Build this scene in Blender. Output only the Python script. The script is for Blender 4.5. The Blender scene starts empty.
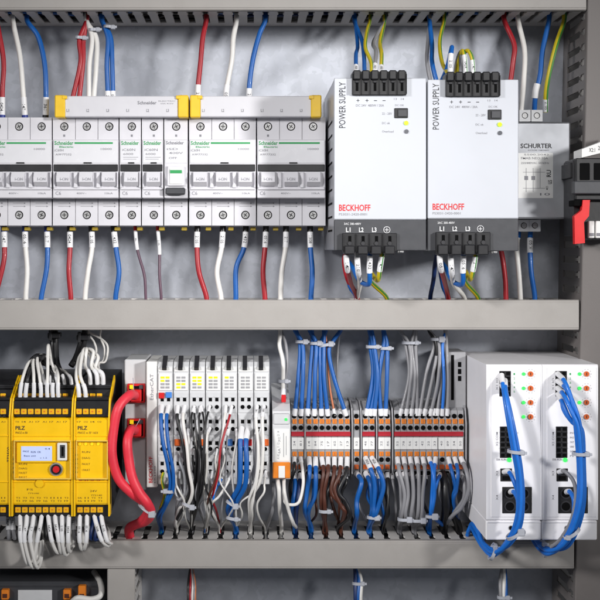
import bpy, bmesh, math, random
from mathutils import Vector, Matrix
random.seed(7)
R = math.radians
scene = bpy.context.scene
COL = scene.collection

# ------------------------------------------------------------------ space
# millimetres; X right, Y away from the camera, Z up.  Y=0 is the front of the cable ducts,
# Y=80 the mounting panel, the camera stands 980 mm in front of the ducts.
VX, VY, F, DIST = 250.0, 248.0, 1225.0, 980.0
PANEL = 80.0
def S(Y): return (DIST + Y) / F
def W(px, py, Y): return Vector(((px - VX) * S(Y), Y, (VY - py) * S(Y)))

# ------------------------------------------------------------------ materials
def srgb(r, g, b):
    f = lambda c: (c/255/12.92) if c/255 <= 0.04045 else ((c/255+0.055)/1.055)**2.4
    return (f(r), f(g), f(b), 1)
MATS = {}
def mat(name, rgb, rough=0.5, metal=0.0, var=0.06, scale=120, bump=0.0, bscale=400, emit=0.0, spec=0.5, coat=0.0, dirt=0.0, trans=0.0):
    m = bpy.data.materials.new(name); m.use_nodes = True
    nt = m.node_tree; N = nt.nodes; L = nt.links
    b = N['Principled BSDF']
    c = srgb(*rgb)
    tc = N.new('ShaderNodeTexCoord')
    n1 = N.new('ShaderNodeTexNoise'); n1.inputs['Scale'].default_value = scale; n1.inputs['Detail'].default_value = 6
    L.new(tc.outputs['Object'], n1.inputs['Vector'])
    mr = N.new('ShaderNodeMapRange'); mr.inputs[1].default_value = 0.3; mr.inputs[2].default_value = 0.7
    mr.inputs[3].default_value = 1-var; mr.inputs[4].default_value = 1+var*0.6
    L.new(n1.outputs['Fac'], mr.inputs[0])
    mul = N.new('ShaderNodeMixRGB'); mul.blend_type = 'MULTIPLY'; mul.inputs[0].default_value = 1
    mul.inputs[1].default_value = c
    L.new(mr.outputs[0], mul.inputs[2])
    out = mul.outputs[0]
    if dirt > 0:
        n3 = N.new('ShaderNodeTexNoise'); n3.inputs['Scale'].default_value = 35; n3.inputs['Detail'].default_value = 8; n3.inputs['Roughness'].default_value = 0.7
        L.new(tc.outputs['Object'], n3.inputs['Vector'])
        r3 = N.new('ShaderNodeMapRange'); r3.inputs[1].default_value = 0.52; r3.inputs[2].default_value = 0.75; r3.inputs[3].default_value = 0; r3.inputs[4].default_value = dirt
        L.new(n3.outputs['Fac'], r3.inputs[0])
        mx = N.new('ShaderNodeMixRGB'); mx.inputs[2].default_value = srgb(105, 98, 88)
        L.new(r3.outputs[0], mx.inputs[0]); L.new(out, mx.inputs[1]); out = mx.outputs[0]
    L.new(out, b.inputs['Base Color'])
    rr = N.new('ShaderNodeMapRange'); rr.inputs[3].default_value = max(0, rough-0.08); rr.inputs[4].default_value = min(1, rough+0.1)
    L.new(n1.outputs['Fac'], rr.inputs[0]); L.new(rr.outputs[0], b.inputs['Roughness'])
    b.inputs['Metallic'].default_value = metal
    b.inputs['Specular IOR Level'].default_value = spec
    b.inputs['Coat Weight'].default_value = coat
    if trans: b.inputs['Transmission Weight'].default_value = trans
    if bump > 0:
        n2 = N.new('ShaderNodeTexNoise'); n2.inputs['Scale'].default_value = bscale; n2.inputs['Detail'].default_value = 4
        L.new(tc.outputs['Object'], n2.inputs['Vector'])
        bp = N.new('ShaderNodeBump'); bp.inputs['Strength'].default_value = bump; bp.inputs['Distance'].default_value = 0.0005
        L.new(n2.outputs['Fac'], bp.inputs['Height']); L.new(bp.outputs[0], b.inputs['Normal'])
    if emit > 0:
        b.inputs['Emission Color'].default_value = c; b.inputs['Emission Strength'].default_value = emit
    MATS[name] = m
    return m
def panel_mat():
    m = bpy.data.materials.new('galvanised_steel'); m.use_nodes = True
    nt = m.node_tree; N = nt.nodes; L = nt.links; b = N['Principled BSDF']
    tc = N.new('ShaderNodeTexCoord')
    v = N.new('ShaderNodeTexVoronoi'); v.inputs['Scale'].default_value = 150
    nz = N.new('ShaderNodeTexNoise'); nz.inputs['Scale'].default_value = 7; nz.inputs['Detail'].default_value = 9; nz.inputs['Roughness'].default_value = 0.65
    warp = N.new('ShaderNodeTexNoise'); warp.inputs['Scale'].default_value = 90
    L.new(tc.outputs['Object'], warp.inputs['Vector'])
    ad = N.new('ShaderNodeMixRGB'); ad.blend_type = 'ADD'; ad.inputs[0].default_value = 0.02
    L.new(tc.outputs['Object'], ad.inputs[1]); L.new(warp.outputs['Color'], ad.inputs[2])
    L.new(ad.outputs[0], v.inputs['Vector']); L.new(tc.outputs['Object'], nz.inputs['Vector'])
    g = N.new('ShaderNodeSeparateColor'); L.new(v.outputs['Color'], g.inputs[0])
    a = N.new('ShaderNodeMapRange'); a.inputs[3].default_value = 0.92; a.inputs[4].default_value = 1.05; L.new(g.outputs[0], a.inputs[0])
    c = N.new('ShaderNodeValToRGB'); e = c.color_ramp.elements
    e[0].position = .3; e[0].color = srgb(166, 170, 180); e[1].position = .72; e[1].color = srgb(186, 189, 196)
    L.new(nz.outputs['Fac'], c.inputs[0])
    mu = N.new('ShaderNodeMixRGB'); mu.blend_type = 'MULTIPLY'; mu.inputs[0].default_value = 1
    L.new(c.outputs[0], mu.inputs[1]); L.new(a.outputs[0], mu.inputs[2]); L.new(mu.outputs[0], b.inputs['Base Color'])
    r = N.new('ShaderNodeMapRange'); r.inputs[3].default_value = .34; r.inputs[4].default_value = .5; L.new(nz.outputs['Fac'], r.inputs[0]); L.new(r.outputs[0], b.inputs['Roughness'])
    b.inputs['Metallic'].default_value = .72
    bp = N.new('ShaderNodeBump'); bp.inputs['Strength'].default_value = .12; bp.inputs['Distance'].default_value = .0006
    L.new(nz.outputs['Fac'], bp.inputs['Height']); L.new(bp.outputs[0], b.inputs['Normal'])
    MATS['panel'] = m
panel_mat()
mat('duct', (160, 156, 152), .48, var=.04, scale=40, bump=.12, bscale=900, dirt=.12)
mat('duct_shaded', (112, 107, 105), .5, var=.05, scale=40, bump=.12, bscale=900, dirt=.08)  # darker copy of duct: light falloff at the right edge put into the colour
mat('duct_wall_lit', (202, 199, 196), .55, var=.06, scale=60, dirt=.1)  # lighter copy of duct: light from above on the slotted walls painted in
mat('breaker', (206, 205, 210), .38, var=.025, bump=.08, bscale=1500)
mat('breaker_label', (216, 216, 220), .25, var=.02)
mat('toggle', (214, 213, 218), .3, var=.02)
mat('black', (28, 28, 31), .42, var=.15, bump=.1)
mat('black_soft', (38, 38, 42), .55, var=.15, bump=.1)
mat('hole', (7, 7, 8), .8, spec=.1)
mat('charcoal', (62, 63, 67), .42, var=.06, bump=.1)
mat('steel', (176, 176, 176), .42, metal=.6, var=.15, scale=300)
mat('alu', (178, 180, 186), .36, metal=.55, var=.05, scale=60, bump=.1, bscale=700)
mat('alu_dark', (170, 172, 177), .36, metal=.8, var=.08, scale=60)
mat('psu_front', (190, 193, 200), .42, metal=.2, var=.02, scale=20, bump=.05, bscale=2000)
mat('yellow', (246, 196, 12), .38, var=.05, scale=80, bump=.08, dirt=.03)
mat('yellow_cap', (232, 190, 40), .4, var=.06)
mat('tab_dull', (158, 134, 36), .5, var=.12)
mat('yellow_button', (236, 178, 20), .4, var=.1)
mat('grey_io', (202, 203, 205), .45, var=.04, bump=.08)
mat('grey_term', (158, 158, 161), .5, var=.07)
mat('white_unit', (240, 239, 242), .4, var=.025, scale=30, bump=.06, bscale=1500, dirt=.02)
mat('label_white', (228, 228, 226), .5, var=.03)
mat('orange', (224, 128, 38), .4, var=.12)
mat('orange_deep', (214, 98, 38), .4, var=.08)
mat('red_strip', (176, 36, 50), .4, var=.08)
mat('red', (205, 32, 36), .35, var=.08)
mat('red_latch', (215, 30, 32), .4, var=.06)
mat('print_red', (200, 40, 45), .6, var=.02)
mat('print_green', (44, 150, 84), .6, var=.02)
mat('print_black', (38, 38, 42), .6)
mat('print_grey', (128, 128, 134), .6)
mat('print_light', (160, 160, 166), .6)
mat('print_brown', (120, 92, 14), .6)
mat('print_white', (220, 220, 222), .6)
mat('wire_red', (160, 24, 36), .42, var=.08, coat=.05)
mat('wire_blue', (10, 88, 165), .42, var=.08, coat=.06)
mat('wire_blue_dark', (18, 44, 96), .4, var=.08)
mat('wire_blue_bright', (20, 110, 206), .42, var=.06, coat=.1)
mat('wire_white', (222, 220, 216), .4, var=.05)
mat('wire_grey', (136, 136, 140), .4, var=.06, coat=.1)
mat('wire_black', (26, 26, 28), .42, var=.1, coat=.1)
mat('wire_brown', (82, 44, 32), .4, var=.1)
mat('wire_orange', (188, 110, 70), .4, var=.1)
mat('wire_violet', (92, 66, 82), .42, var=.1)
mat('wire_yellow', (196, 176, 30), .42, var=.08)
mat('wire_green', (60, 128, 60), .4)
mat('patch_red', (226, 50, 68), .48, var=.1, scale=60, bump=.2, bscale=500)
mat('sleeve', (226, 226, 228), .45, var=.04)
mat('tie', (196, 199, 208), .3, var=.04, trans=.25)
mat('ferrule_blue', (30, 50, 130), .45)
mat('ferrule_teal', (60, 150, 170), .45)
mat('led_green', (60, 220, 90), .3, emit=.9)
mat('led_lime', (170, 220, 30), .3, emit=.8)
mat('led_grey', (90, 92, 98), .3)
mat('led_yellow', (250, 215, 30), .3, emit=.15)
mat('screen', (176, 188, 226), .2, emit=.45)
mat('blue_part', (70, 130, 210), .4)
mat('din', (164, 166, 170), .35, metal=.7, var=.08)
mat('socket', (16, 16, 18), .5)
mat('clear_cable', (190, 192, 196), .25, trans=.3)
mat('clear_plastic', (240, 205, 90), .2, coat=.5)
mat('label_yellow', (232, 232, 20), .5)

# ------------------------------------------------------------------ mesh builder
_tc = {}
BOLD = {'BECKHOFF', 'Schneider', 'SCHURTER', 'PILZ', 'Electric', 'L1', 'L2', 'L3', 'RU'}
def text_mesh(s):
    if s in _tc: return _tc[s]
    cu = bpy.data.curves.new('t', 'FONT'); cu.body = s; cu.resolution_u = 2; cu.offset = .022 if s in BOLD else .004
    o = bpy.data.objects.new('t', cu); COL.objects.link(o)
    dg = bpy.context.evaluated_depsgraph_get(); dg.update()
    me = bpy.data.meshes.new_from_object(o.evaluated_get(dg))
    vs = [(v.co.x, v.co.y) for v in me.vertices]; fs = [tuple(p.vertices) for p in me.polygons]
    bpy.data.objects.remove(o); bpy.data.curves.remove(cu); bpy.data.meshes.remove(me)
    _tc[s] = (vs, fs); return _tc[s]

class MB:
    def __init__(s, *mats):
        s.v = []; s.f = []; s.mi = []; s.sm = []; s.mats = list(mats)
    def m(s, name):
        if name is None: return 0
        if name not in s.mats: s.mats.append(name)
        return s.mats.index(name)
    def add(s, vs, fs, m=None, smooth=False):
        b = len(s.v); s.v += [Vector(v) for v in vs]
        k = s.m(m)
        for f in fs:
            s.f.append(tuple(i + b for i in f)); s.mi.append(k); s.sm.append(smooth)
        return s
    def box(s, x0, x1, y0, y1, z0, z1, bev=0.0, m=None):
        x0, x1 = sorted((x0, x1)); y0, y1 = sorted((y0, y1)); z0, z1 = sorted((z0, z1))
        bev = min(bev, (x1-x0)*.45, (y1-y0)*.45, (z1-z0)*.45)
        if bev <= 0.001:
            vs = [(x, y, z) for x in (x0, x1) for y in (y0, y1) for z in (z0, z1)]
            fs = [(0,1,3,2),(4,6,7,5),(0,4,5,1),(2,3,7,6),(0,2,6,4),(1,5,7,3)]
            return s.add(vs, fs, m)
        vs = []; idx = {}
        lo = (x0, y0, z0); hi = (x1, y1, z1)
        for sx in (0, 1):
            for sy in (0, 1):
                for sz in (0, 1):
                    sg = (sx, sy, sz)
                    for a in range(3):
                        p = []
                        for k in range(3):
                            base = hi[k] if sg[k] else lo[k]
                            if k != a: base += -bev if sg[k] else bev
                            p.append(base)
                        idx[(sg, a)] = len(vs); vs.append(tuple(p))
        fs = []
        for a in range(3):
            b, c = [k for k in range(3) if k != a]
            for sa in (0, 1):
                q = []
                for (u, w) in ((0,0),(1,0),(1,1),(0,1)):
                    sg = [0,0,0]; sg[a] = sa; sg[b] = u; sg[c] = w
                    q.append(idx[(tuple(sg), a)])
                fs.append(tuple(q))
            for u in (0, 1):
                for w in (0, 1):
                    q = []
                    for (sa, ax) in ((0,b),(1,b),(1,c),(0,c)):
                        sg = [0,0,0]; sg[a] = sa; sg[b] = u; sg[c] = w
                        q.append(idx[(tuple(sg), ax)])
                    fs.append(tuple(q))
        for sx in (0,1):
            for sy in (0,1):
                for sz in (0,1):
                    fs.append(tuple(idx[((sx,sy,sz), a)] for a in range(3)))
        return s.add(vs, fs, m)
    def pbox(s, px0, px1, py0, py1, Yf, Yb, bev=0.0, m=None):
        k = S(Yf)
        return s.box((px0-VX)*k, (px1-VX)*k, Yf, Yb, (VY-py0)*k, (VY-py1)*k, bev, m)
    def cyl(s, px, py, r, Yf, Yb, n=14, m=None, r2=None, cap=True):
        """cylinder along Y, centre given in picture units at Yf, radius mm"""
        c = W(px, py, Yf); r2 = r if r2 is None else r2
        vs = []
        for i in range(n):
            a = 2*math.pi*i/n; vs.append((c.x+r*math.cos(a), Yf, c.z+r*math.sin(a)))
        for i in range(n):
            a = 2*math.pi*i/n; vs.append((c.x+r2*math.cos(a), Yb, c.z+r2*math.sin(a)))
        s.add(vs, [(i, (i+1) % n, n+(i+1) % n, n+i) for i in range(n)], m, True)
        if cap: s.add(vs[:n], [tuple(range(n))], m)
        return s
    def prism(s, poly, axis, a0, a1, m=None, smooth=False):
        """poly of 2D points in the two other axes (x: (y,z); y: (x,z); z: (x,y))"""
        def mk(p, a):
            if axis == 'x': return (a, p[0], p[1])
            if axis == 'y': return (p[0], a, p[1])
            return (p[0], p[1], a)
        n = len(poly)
        vs = [mk(p, a0) for p in poly] + [mk(p, a1) for p in poly]
        s.add(vs, [tuple(range(n)), tuple(range(2*n-1, n-1, -1))] + [(i, (i+1) % n, n+(i+1) % n, n+i) for i in range(n)], m, smooth)
        return s
    def hole(s, px0, px1, py0, py1, cx, cy, r, Yf, depth, m=None, mh='hole', bev=0.0):
        """flat face with a round bore: rim, wall and floor"""
        a = W(px0, py1, Yf); b = W(px1, py0, Yf); c = W(cx, cy, Yf)
        angs = [2*math.pi*i/16 for i in range(16)]
        for (X, Z) in ((a.x,a.z),(b.x,a.z),(b.x,b.z),(a.x,b.z)): angs.append(math.atan2(Z-c.z, X-c.x) % (2*math.pi))
        angs = sorted(set(round(t, 5) for t in angs)); n = len(angs); vo = []; vi = []; vb = []
        for t in angs:
            dx, dz = math.cos(t), math.sin(t); ts = []
            if dx > 1e-6: ts.append((b.x-c.x)/dx)
            if dx < -1e-6: ts.append((a.x-c.x)/dx)
            if dz > 1e-6: ts.append((b.z-c.z)/dz)
            if dz < -1e-6: ts.append((a.z-c.z)/dz)
            q = min(ts)
            vo.append((c.x+dx*q, Yf, c.z+dz*q)); vi.append((c.x+dx*r, Yf, c.z+dz*r)); vb.append((c.x+dx*r, Yf+depth, c.z+dz*r))
        ring = [(i, (i+1) % n, n+(i+1) % n, n+i) for i in range(n)]
        s.add(vo+vi, ring, m); s.add(vi+vb, ring, m, True); s.add(vb, [tuple(range(n))], mh)
        vd = [(v[0], Yf+depth, v[2]) for v in vo]
        s.add(vo+vd, ring, m)
        return s
    def tube(s, pts, r, n=9, m=None, cap=True, flat=1.0):
        if not callable(r): rr = lambda t: r
        else: rr = r
        P = [Vector(p) for p in pts]; k = len(P)
        T = []
        for i in range(k):
            d = (P[min(i+1, k-1)] - P[max(i-1, 0)])
            T.append(d.normalized() if d.length > 1e-9 else Vector((0,0,-1)))
        up = Vector((0, -1, 0))
        if abs(T[0].dot(up)) > .9: up = Vector((1, 0, 0))
        u = (up - T[0]*up.dot(T[0])).normalized(); vs = []
        for i in range(k):
            u = (u - T[i]*u.dot(T[i]))
            u = u.normalized() if u.length > 1e-6 else T[i].orthogonal().normalized()
            w = T[i].cross(u); q = rr(i/(k-1))
            for j in range(n):
                a = 2*math.pi*j/n
                vs.append(P[i] + u*math.cos(a)*q*flat + w*math.sin(a)*q)
        fs = [(i*n+j, i*n+(j+1) % n, (i+1)*n+(j+1) % n, (i+1)*n+j) for i in range(k-1) for j in range(n)]
        s.add(vs, fs, m, True)
        if cap: s.add(vs[:n], [tuple(range(n))], m); s.add(vs[-n:], [tuple(range(n))], m)
        return s
    def text(s, t, px0, px1, py0, py1, Y, m='print_black', rot=0, off=.12):
        """lettering fitted to a rectangle in picture units on the face at depth Y"""
        vs, fs = text_mesh(t)
        if not vs: return s
        if rot == 90: vs = [(-y, x) for x, y in vs]
        if rot == -90: vs = [(y, -x) for x, y in vs]
        ax = min(v[0] for v in vs); bx = max(v[0] for v in vs); ay = min(v[1] for v in vs); by = max(v[1] for v in vs)
        A = W(px0, py1, Y); B = W(px1, py0, Y)
        s.add([(A.x+(x-ax)/(bx-ax)*(B.x-A.x), Y-off, A.z+(y-ay)/(by-ay)*(B.z-A.z)) for x, y in vs], fs, m)
        return s
    def build(s, name, parent=None, root=None, label=None, origin=None):
        """link as one object; vertices are stored relative to the thing's origin"""
        r = root if root is not None else parent
        while r is not None and r.parent is not None: r = r.parent
        off = Vector(origin) if origin is not None else (Vector(r['_o']) if r is not None else Vector((0,0,0)))
        bm = bmesh.new(); bv = [bm.verts.new((v-off)*.001) for v in s.v]
        for f, k, sm in zip(s.f, s.mi, s.sm):
            try: fc = bm.faces.new([bv[i] for i in f])
            except ValueError: continue
            fc.material_index = k; fc.smooth = sm
        bmesh.ops.recalc_face_normals(bm, faces=bm.faces[:])
        me = bpy.data.meshes.new(name); bm.to_mesh(me); bm.free()
        for mn in s.mats: me.materials.append(MATS[mn])
        o = bpy.data.objects.new(name, me); COL.objects.link(o)
        if parent is not None: o.parent = parent
        if label: o['label'] = label
        if origin is not None: o.location = Vector(origin)*.001; o['_o'] = tuple(origin)
        return o

def tag(o, label=None, cat=None, group=None, kind=None):
    if label: o['label'] = label
    if cat: o['category'] = cat
    if group: o['group'] = group
    if kind: o['kind'] = kind
    return o
def thing(name, label, cat, o, group=None):
    e = bpy.data.objects.new(name, None); COL.objects.link(e); e.empty_display_size = .01
    e.location = Vector(o)*.001; e['_o'] = tuple(o)
    return tag(e, label, cat, group)
def copy_tree(o, parent=None):
    c = o.copy(); COL.objects.link(c); c.parent = parent
    for ch in list(o.children): copy_tree(ch, c)
    return c
ORD = ['first','second','third','fourth','fifth','sixth','seventh','eighth','ninth','tenth','eleventh','twelfth','thirteenth','fourteenth','fifteenth','sixteenth','seventeenth','eighteenth','nineteenth','twentieth','twenty-first','twenty-second','twenty-third','twenty-fourth','twenty-fifth','twenty-sixth']

# ------------------------------------------------------------------ curves
def spline(pts, step=1.6):
    P = [Vector(p) if isinstance(p, Vector) else W(*p) for p in pts]
    if len(P) == 2: P = [P[0], (P[0]+P[1])/2, P[1]]
    Q = [P[0]*2-P[1]] + P + [P[-1]*2-P[-2]]
    out = []
    for i in range(1, len(Q)-2):
        p0, p1, p2, p3 = Q[i-1:i+3]
        n = max(2, int((p2-p1).length/step))
        # centripetal-ish Catmull-Rom
        for k in range(n):
            t = k/n
            out.append(0.5*((2*p1) + (p2-p0)*t + (2*p0-5*p1+4*p2-p3)*t*t + (-p0+3*p1-3*p2+p3)*t**3))
    out.append(P[-1]); return out
def cut(path, a, b):
    """piece of a path between arc lengths a and b"""
    out = []; acc = 0
    for i in range(len(path)-1):
        d = (path[i+1]-path[i]).length
        if d < 1e-9: continue
        for (q) in (a,):
            if acc <= q < acc+d: out.append(path[i].lerp(path[i+1], (q-acc)/d))
        if a < acc+d < b: out.append(path[i+1])
        if acc < b <= acc+d: out.append(path[i].lerp(path[i+1], (b-acc)/d))
        acc += d
    return out
def length(path): return sum((path[i+1]-path[i]).length for i in range(len(path)-1))

SL_TXT = ['147', '0516', '1432', '217', '1308', '0424', '361', '2105']
def sleeve_text(mb, seg, r, t):
    """tiny printed number following the front of a marker sleeve"""
    vs, fs = text_mesh(t)
    ax = min(v[0] for v in vs); bx = max(v[0] for v in vs); ay = min(v[1] for v in vs); by = max(v[1] for v in vs)
    A, B = seg[0], seg[-1]
    if A.z < B.z: A, B = B, A
    d = B-A; ln = d.length; d.normalize()
    side = d.cross(Vector((0, -1, 0))).normalized()      # across the sleeve
    nrm = Vector((0, -1, 0)); nrm = (nrm - d*nrm.dot(d)).normalized()
    h = r*1.0; wf = min(.7, h*.62*len(t)/ln)
    out = []
    for x, y in vs:
        u = (x-ax)/(bx-ax); v = (y-ay)/(by-ay)-.5
        k = .5+(u-.5)*wf
        i = min(int(k*(len(seg)-1)), len(seg)-2); c = seg[i].lerp(seg[i+1], k*(len(seg)-1)-i) if A is seg[0] else A+d*(ln*k)
        out.append(c + side*(-v*h) + nrm*(math.sqrt(max(r*r-(v*h)**2, 0))+.12))
    mb.add(out, fs, 'print_black')

WN = 0
def wire(pts, r, m, label, group=None, sleeves=(), n=9, name='wire', cat='wire', stripe=None):
    """sleeves: (from mm, to mm, material, kind) measured from the first point"""
    P_ = [Vector(p) if isinstance(p, Vector) else W(*p) for p in pts]
    J_ = random.Random(len(label)*7+int(abs(P_[0].x)*10))
    for k_ in range(2, len(P_)-2): P_[k_] = P_[k_] + Vector((J_.uniform(-.5, .5), J_.uniform(-.5, .5), J_.uniform(-.5, .5)))
    path = spline(P_); o = path[0].copy()
    mb = MB(m); mb.tube(path, r, n)
    if stripe:
        # second colour running along the insulation as a raised thread
        q = [p + Vector((r*.42, -r*.82, 0)) for p in path]; mb.tube(q, r*.42, 6, stripe)
    w = mb.build(name, origin=o)
    tag(w, label, cat, group)
    L = length(path)
    for sv in sleeves:
        a, b, sm, kind = sv
        if a < 0: a = L+a
        if b <= 0: b = L+b
        seg = cut(path, max(a, 0), min(b, L-.01))
        if len(seg) < 2: continue
        sb = MB(sm); rs = r*(1.22 if kind == 'ferrule' else 1.0) + (.38 if kind != 'ferrule' else 0)
        sb.tube(seg, rs, 10)
        if kind == 'text' and (seg[0]-seg[-1]).length > 5: sleeve_text(sb, seg, rs, random.choice(SL_TXT))
        sb.build('ferrule' if kind == 'ferrule' else 'marker_sleeve', parent=w, root=w)
    return w

PITCH, OFF = 12.35, .5
DZ = {'top': (VY-10)*.8, 'mid_top': (VY-301)*.8, 'mid_bot': (VY-330)*.8, 'bottom': (VY-541)*.8}
def snap(X): return round((X-OFF)/PITCH)*PITCH+OFF
def duct(which, px, Y, jit=1.0, deep=9):
    """two points where a wire passes a duct's slotted wall: just outside and inside. px is meant at depth Y"""
    if which == 'bottom': Y += 20
    z = DZ[which]; X = snap((px-VX)*S(Y)) + random.uniform(-jit, jit)
    sgn = 1 if which in ('top', 'mid_bot') else -1
    return [Vector((X, Y, z - sgn*2)), Vector((X+random.uniform(-1,1), Y+random.uniform(0,4), z + sgn*deep))]

def tie(px, py, Y, wmm, dmm, label, tilt=0, head=1, axis='z', name='cable_tie', hs=1.0):
    """nylon tie: an oval band round a bundle with a locking head and cut tail"""
    c = W(px, py, Y); mb = MB('tie'); n = 28
    ring = []
    for i in range(n+1):
        a = 2*math.pi*i/n
        x = math.cos(a)*wmm/2; y = math.sin(a)*dmm/2
        p = Vector((x, y, 0)); p.rotate(Matrix.Rotation(R(tilt), 3, 'Y')); ring.append(c+p)
    # band: flat strip swept round the oval
    ax = Vector((0, 0, 1)); ax.rotate(Matrix.Rotation(R(tilt), 3, 'Y'))
    vs = []; 
    for p in ring[:-1]:
        d = (p-c).normalized()
        vs += [p+ax*1.2, p+ax*1.2+d*.8, p-ax*1.2+d*.8, p-ax*1.2]
    fs = []
    for i in range(n):
        for k in range(4):
            fs.append((i*4+k, i*4+(k+1) % 4, ((i+1) % n)*4+(k+1) % 4, ((i+1) % n)*4+k))
    mb.add(vs, fs, None, False)
    e = Vector((head*wmm/2*.72, -dmm/2*.75, 0)); e.rotate(Matrix.Rotation(R(tilt), 3, 'Y')); h = c+e
    mb.box(h.x-1.8*hs, h.x+1.8*hs, h.y-1.7*hs, h.y+1.6, h.z-1.8*hs, h.z+1.8*hs, .6)
    t = Vector((head*3, -1.2, 0)); mb.box(h.x+head*1.5, h.x+head*3.4, h.y-1.2, h.y-.3, h.z-1, h.z+1, .2)
    o = mb.build(name, origin=c)
    return tag(o, label, 'cable tie')

# ------------------------------------------------------------------ setting
mb = MB('panel'); mb.box(-420, 420, PANEL, PANEL+3, -420, 420)
tag(mb.build('mounting_panel', origin=(0, PANEL, 0)), kind='structure')

def comb(mb, a0, a1, y0, y1, z0, z1, along='x', phase=OFF):
    """slotted duct wall: solid strips front and back, notched fingers between"""
    s0, s1 = y0+2.5, y1-15
    if along == 'x': mb.box(a0, a1, y0, s0, z0, z1); mb.box(a0, a1, s1, y1, z0, z1)
    else: mb.box(z0, z1, y0, s0, a0, a1); mb.box(z0, z1, s1, y1, a0, a1)
    k = math.floor((a0-phase)/PITCH)-1
    while True:
        c = phase + (k+.5)*PITCH; k += 1
        if c-4.2 > a1: break
        h = 3.45; hn = 4.3 if (z0 < -100 or z0 > 0) and along == 'x' else 5.0
        prof = [(-h, s0), (-h, s0+17), (-hn, s0+18.5), (-hn, s0+22), (-h, s0+23.5), (-h, s1)]
        poly = [(max(a0, min(a1, c+u)), v) for u, v in prof] + [(max(a0, min(a1, c-u)), v) for u, v in reversed(prof)]
        if max(p[0] for p in poly)-min(p[0] for p in poly) < .5: continue
        if along == 'x': mb.prism(poly, 'z', z0, z1)
        else: mb.prism([(v, u) for u, v in poly], 'x', z0, z1)
XR = 266.0
def make_duct(label, x0, x1, z0, z1, walls=('lower', 'upper'), seed=1):
    r = thing('cable_duct', label, 'cable duct', ((x0+x1)/2, PANEL, (z0+z1)/2), 'cable ducts framing the device rows')
    c = MB('duct'); c.box(x0, x1, .2, 1.8, z0, z1, .7); c.box(x0, x1-.4, -.35, .3, z0+1.7, z1-1.7, .3)
    c.box(x0, x1, 1.8, 7, z0, z0+1.3); c.box(x0, x1, 1.8, 7, z1-1.3, z1)
    c.build('cover', r)
    b = MB('duct_wall_lit'); b.box(x0, x1, PANEL-1.8, PANEL-.2, z0+2.8, z1-2.8); b.build('base', r)
    if 'lower' in walls:
        w = MB('duct_wall_lit'); comb(w, x0, x1, 2.2, PANEL-.3, z0+1.5, z0+2.8); w.build('slotted_wall', r)
    if 'upper' in walls:
        w = MB('duct_wall_lit'); comb(w, x0, x1, 2.2, PANEL-.3, z1-2.8, z1-1.5); w.build('slotted_wall', r)
    return r
make_duct('wide grey slotted duct along the top edge, only its lower part in view', -330, XR+3.4, DZ['top'], DZ['top']+38)
make_duct('grey slotted duct across the middle, between the breaker row and lower row', -330, XR-2.5, DZ['mid_bot'], DZ['mid_top']+.8)
make_duct('grey slotted duct across the bottom, below the yellow modules and terminal strip', -330, XR-6.5, (VY-569)*.8, DZ['bottom'])

# loose wires inside the ducts, coloured mostly black to put shade in the slots
def filling(z0, z1, label, seed, x0=-330, x1=255):
    rnd = random.Random(seed); mb = MB('wire_blue')
    cols = ['wire_black', 'wire_black', 'wire_blue_dark', 'wire_black', 'wire_black', 'wire_blue', 'wire_black', 'wire_black', 'wire_violet', 'wire_black', 'wire_blue_dark', 'wire_black', 'wire_white']
    for i in range(34):
        y = rnd.uniform(8, 66); z = rnd.uniform(z0+5, z1-5); pts = []
        x = x0
        while x < x1:
            pts.append(Vector((x, max(7, min(68, y+rnd.uniform(-9, 9))), max(z0+4.5, min(z1-4.5, z+rnd.uniform(-4, 4)))))); x += 40
        mb.tube(spline(pts, 6), rnd.choice((1.2, 1.5, 1.7)), 7, cols[i % len(cols)] if i < 13 else 'wire_black')
    o = mb.build('duct_wires', origin=(0, 40, (z0+z1)/2)); tag(o, label, 'wires', kind='stuff')
filling(DZ['top'], DZ['top']+38, 'mixed loose wires lying inside the top duct, seen through its slots', 1)
filling(DZ['mid_bot'], DZ['mid_top'], 'mixed loose wires lying inside the middle duct, seen through its slots', 2)
filling((VY-569)*.8, DZ['bottom'], 'mixed loose wires lying inside the bottom duct, seen through its slots', 3)

# vertical duct on the right
r = thing('cable_duct', 'upright grey slotted duct along the right edge beside the filter', 'cable duct', (XR, PANEL, 0), 'cable ducts framing the device rows')
c = MB('duct_shaded'); c.box(XR, XR+70, 0, 1.8, -330, 330, .7); c.box(XR, XR+1.3, 1.8, 7, -330, 330); c.build('cover', r)
w = MB('duct_shaded'); comb(w, -330, 330, 2.2, PANEL-.3, XR+1.5, XR+2.8, 'z', 3); w.build('slotted_wall', r)
b = MB('duct_wall_lit'); b.box(XR+3, XR+70, PANEL-1.8, PANEL-.2, -330, 330); b.build('base', r)
r.rotation_euler.y = R(1.2)
# short vertical duct, lower left
X0, X1 = (107-VX)*.8, (135-VX)*.8
r = thing('cable_duct', 'short upright grey duct running down below the yellow modules', 'cable duct', ((X0+X1)/2, PANEL, -300), 'cable ducts framing the device rows')
c = MB('duct'); c.box(X0, X1, 1.2, 3, -400, (VY-569.5)*.8, .7); c.build('cover', r)
w = MB('duct_wall_lit'); comb(w, -400, (VY-569.5)*.8-.5, 3.4, PANEL-.3, X1-2.8, X1-1.5, 'z', 3); w.build('slotted_wall', r)
w = MB('duct_wall_lit'); comb(w, -400, (VY-569.5)*.8-.5, 3.4, PANEL-.3, X0+1.5, X0+2.8, 'z', 3); w.build('slotted_wall', r)

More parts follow.
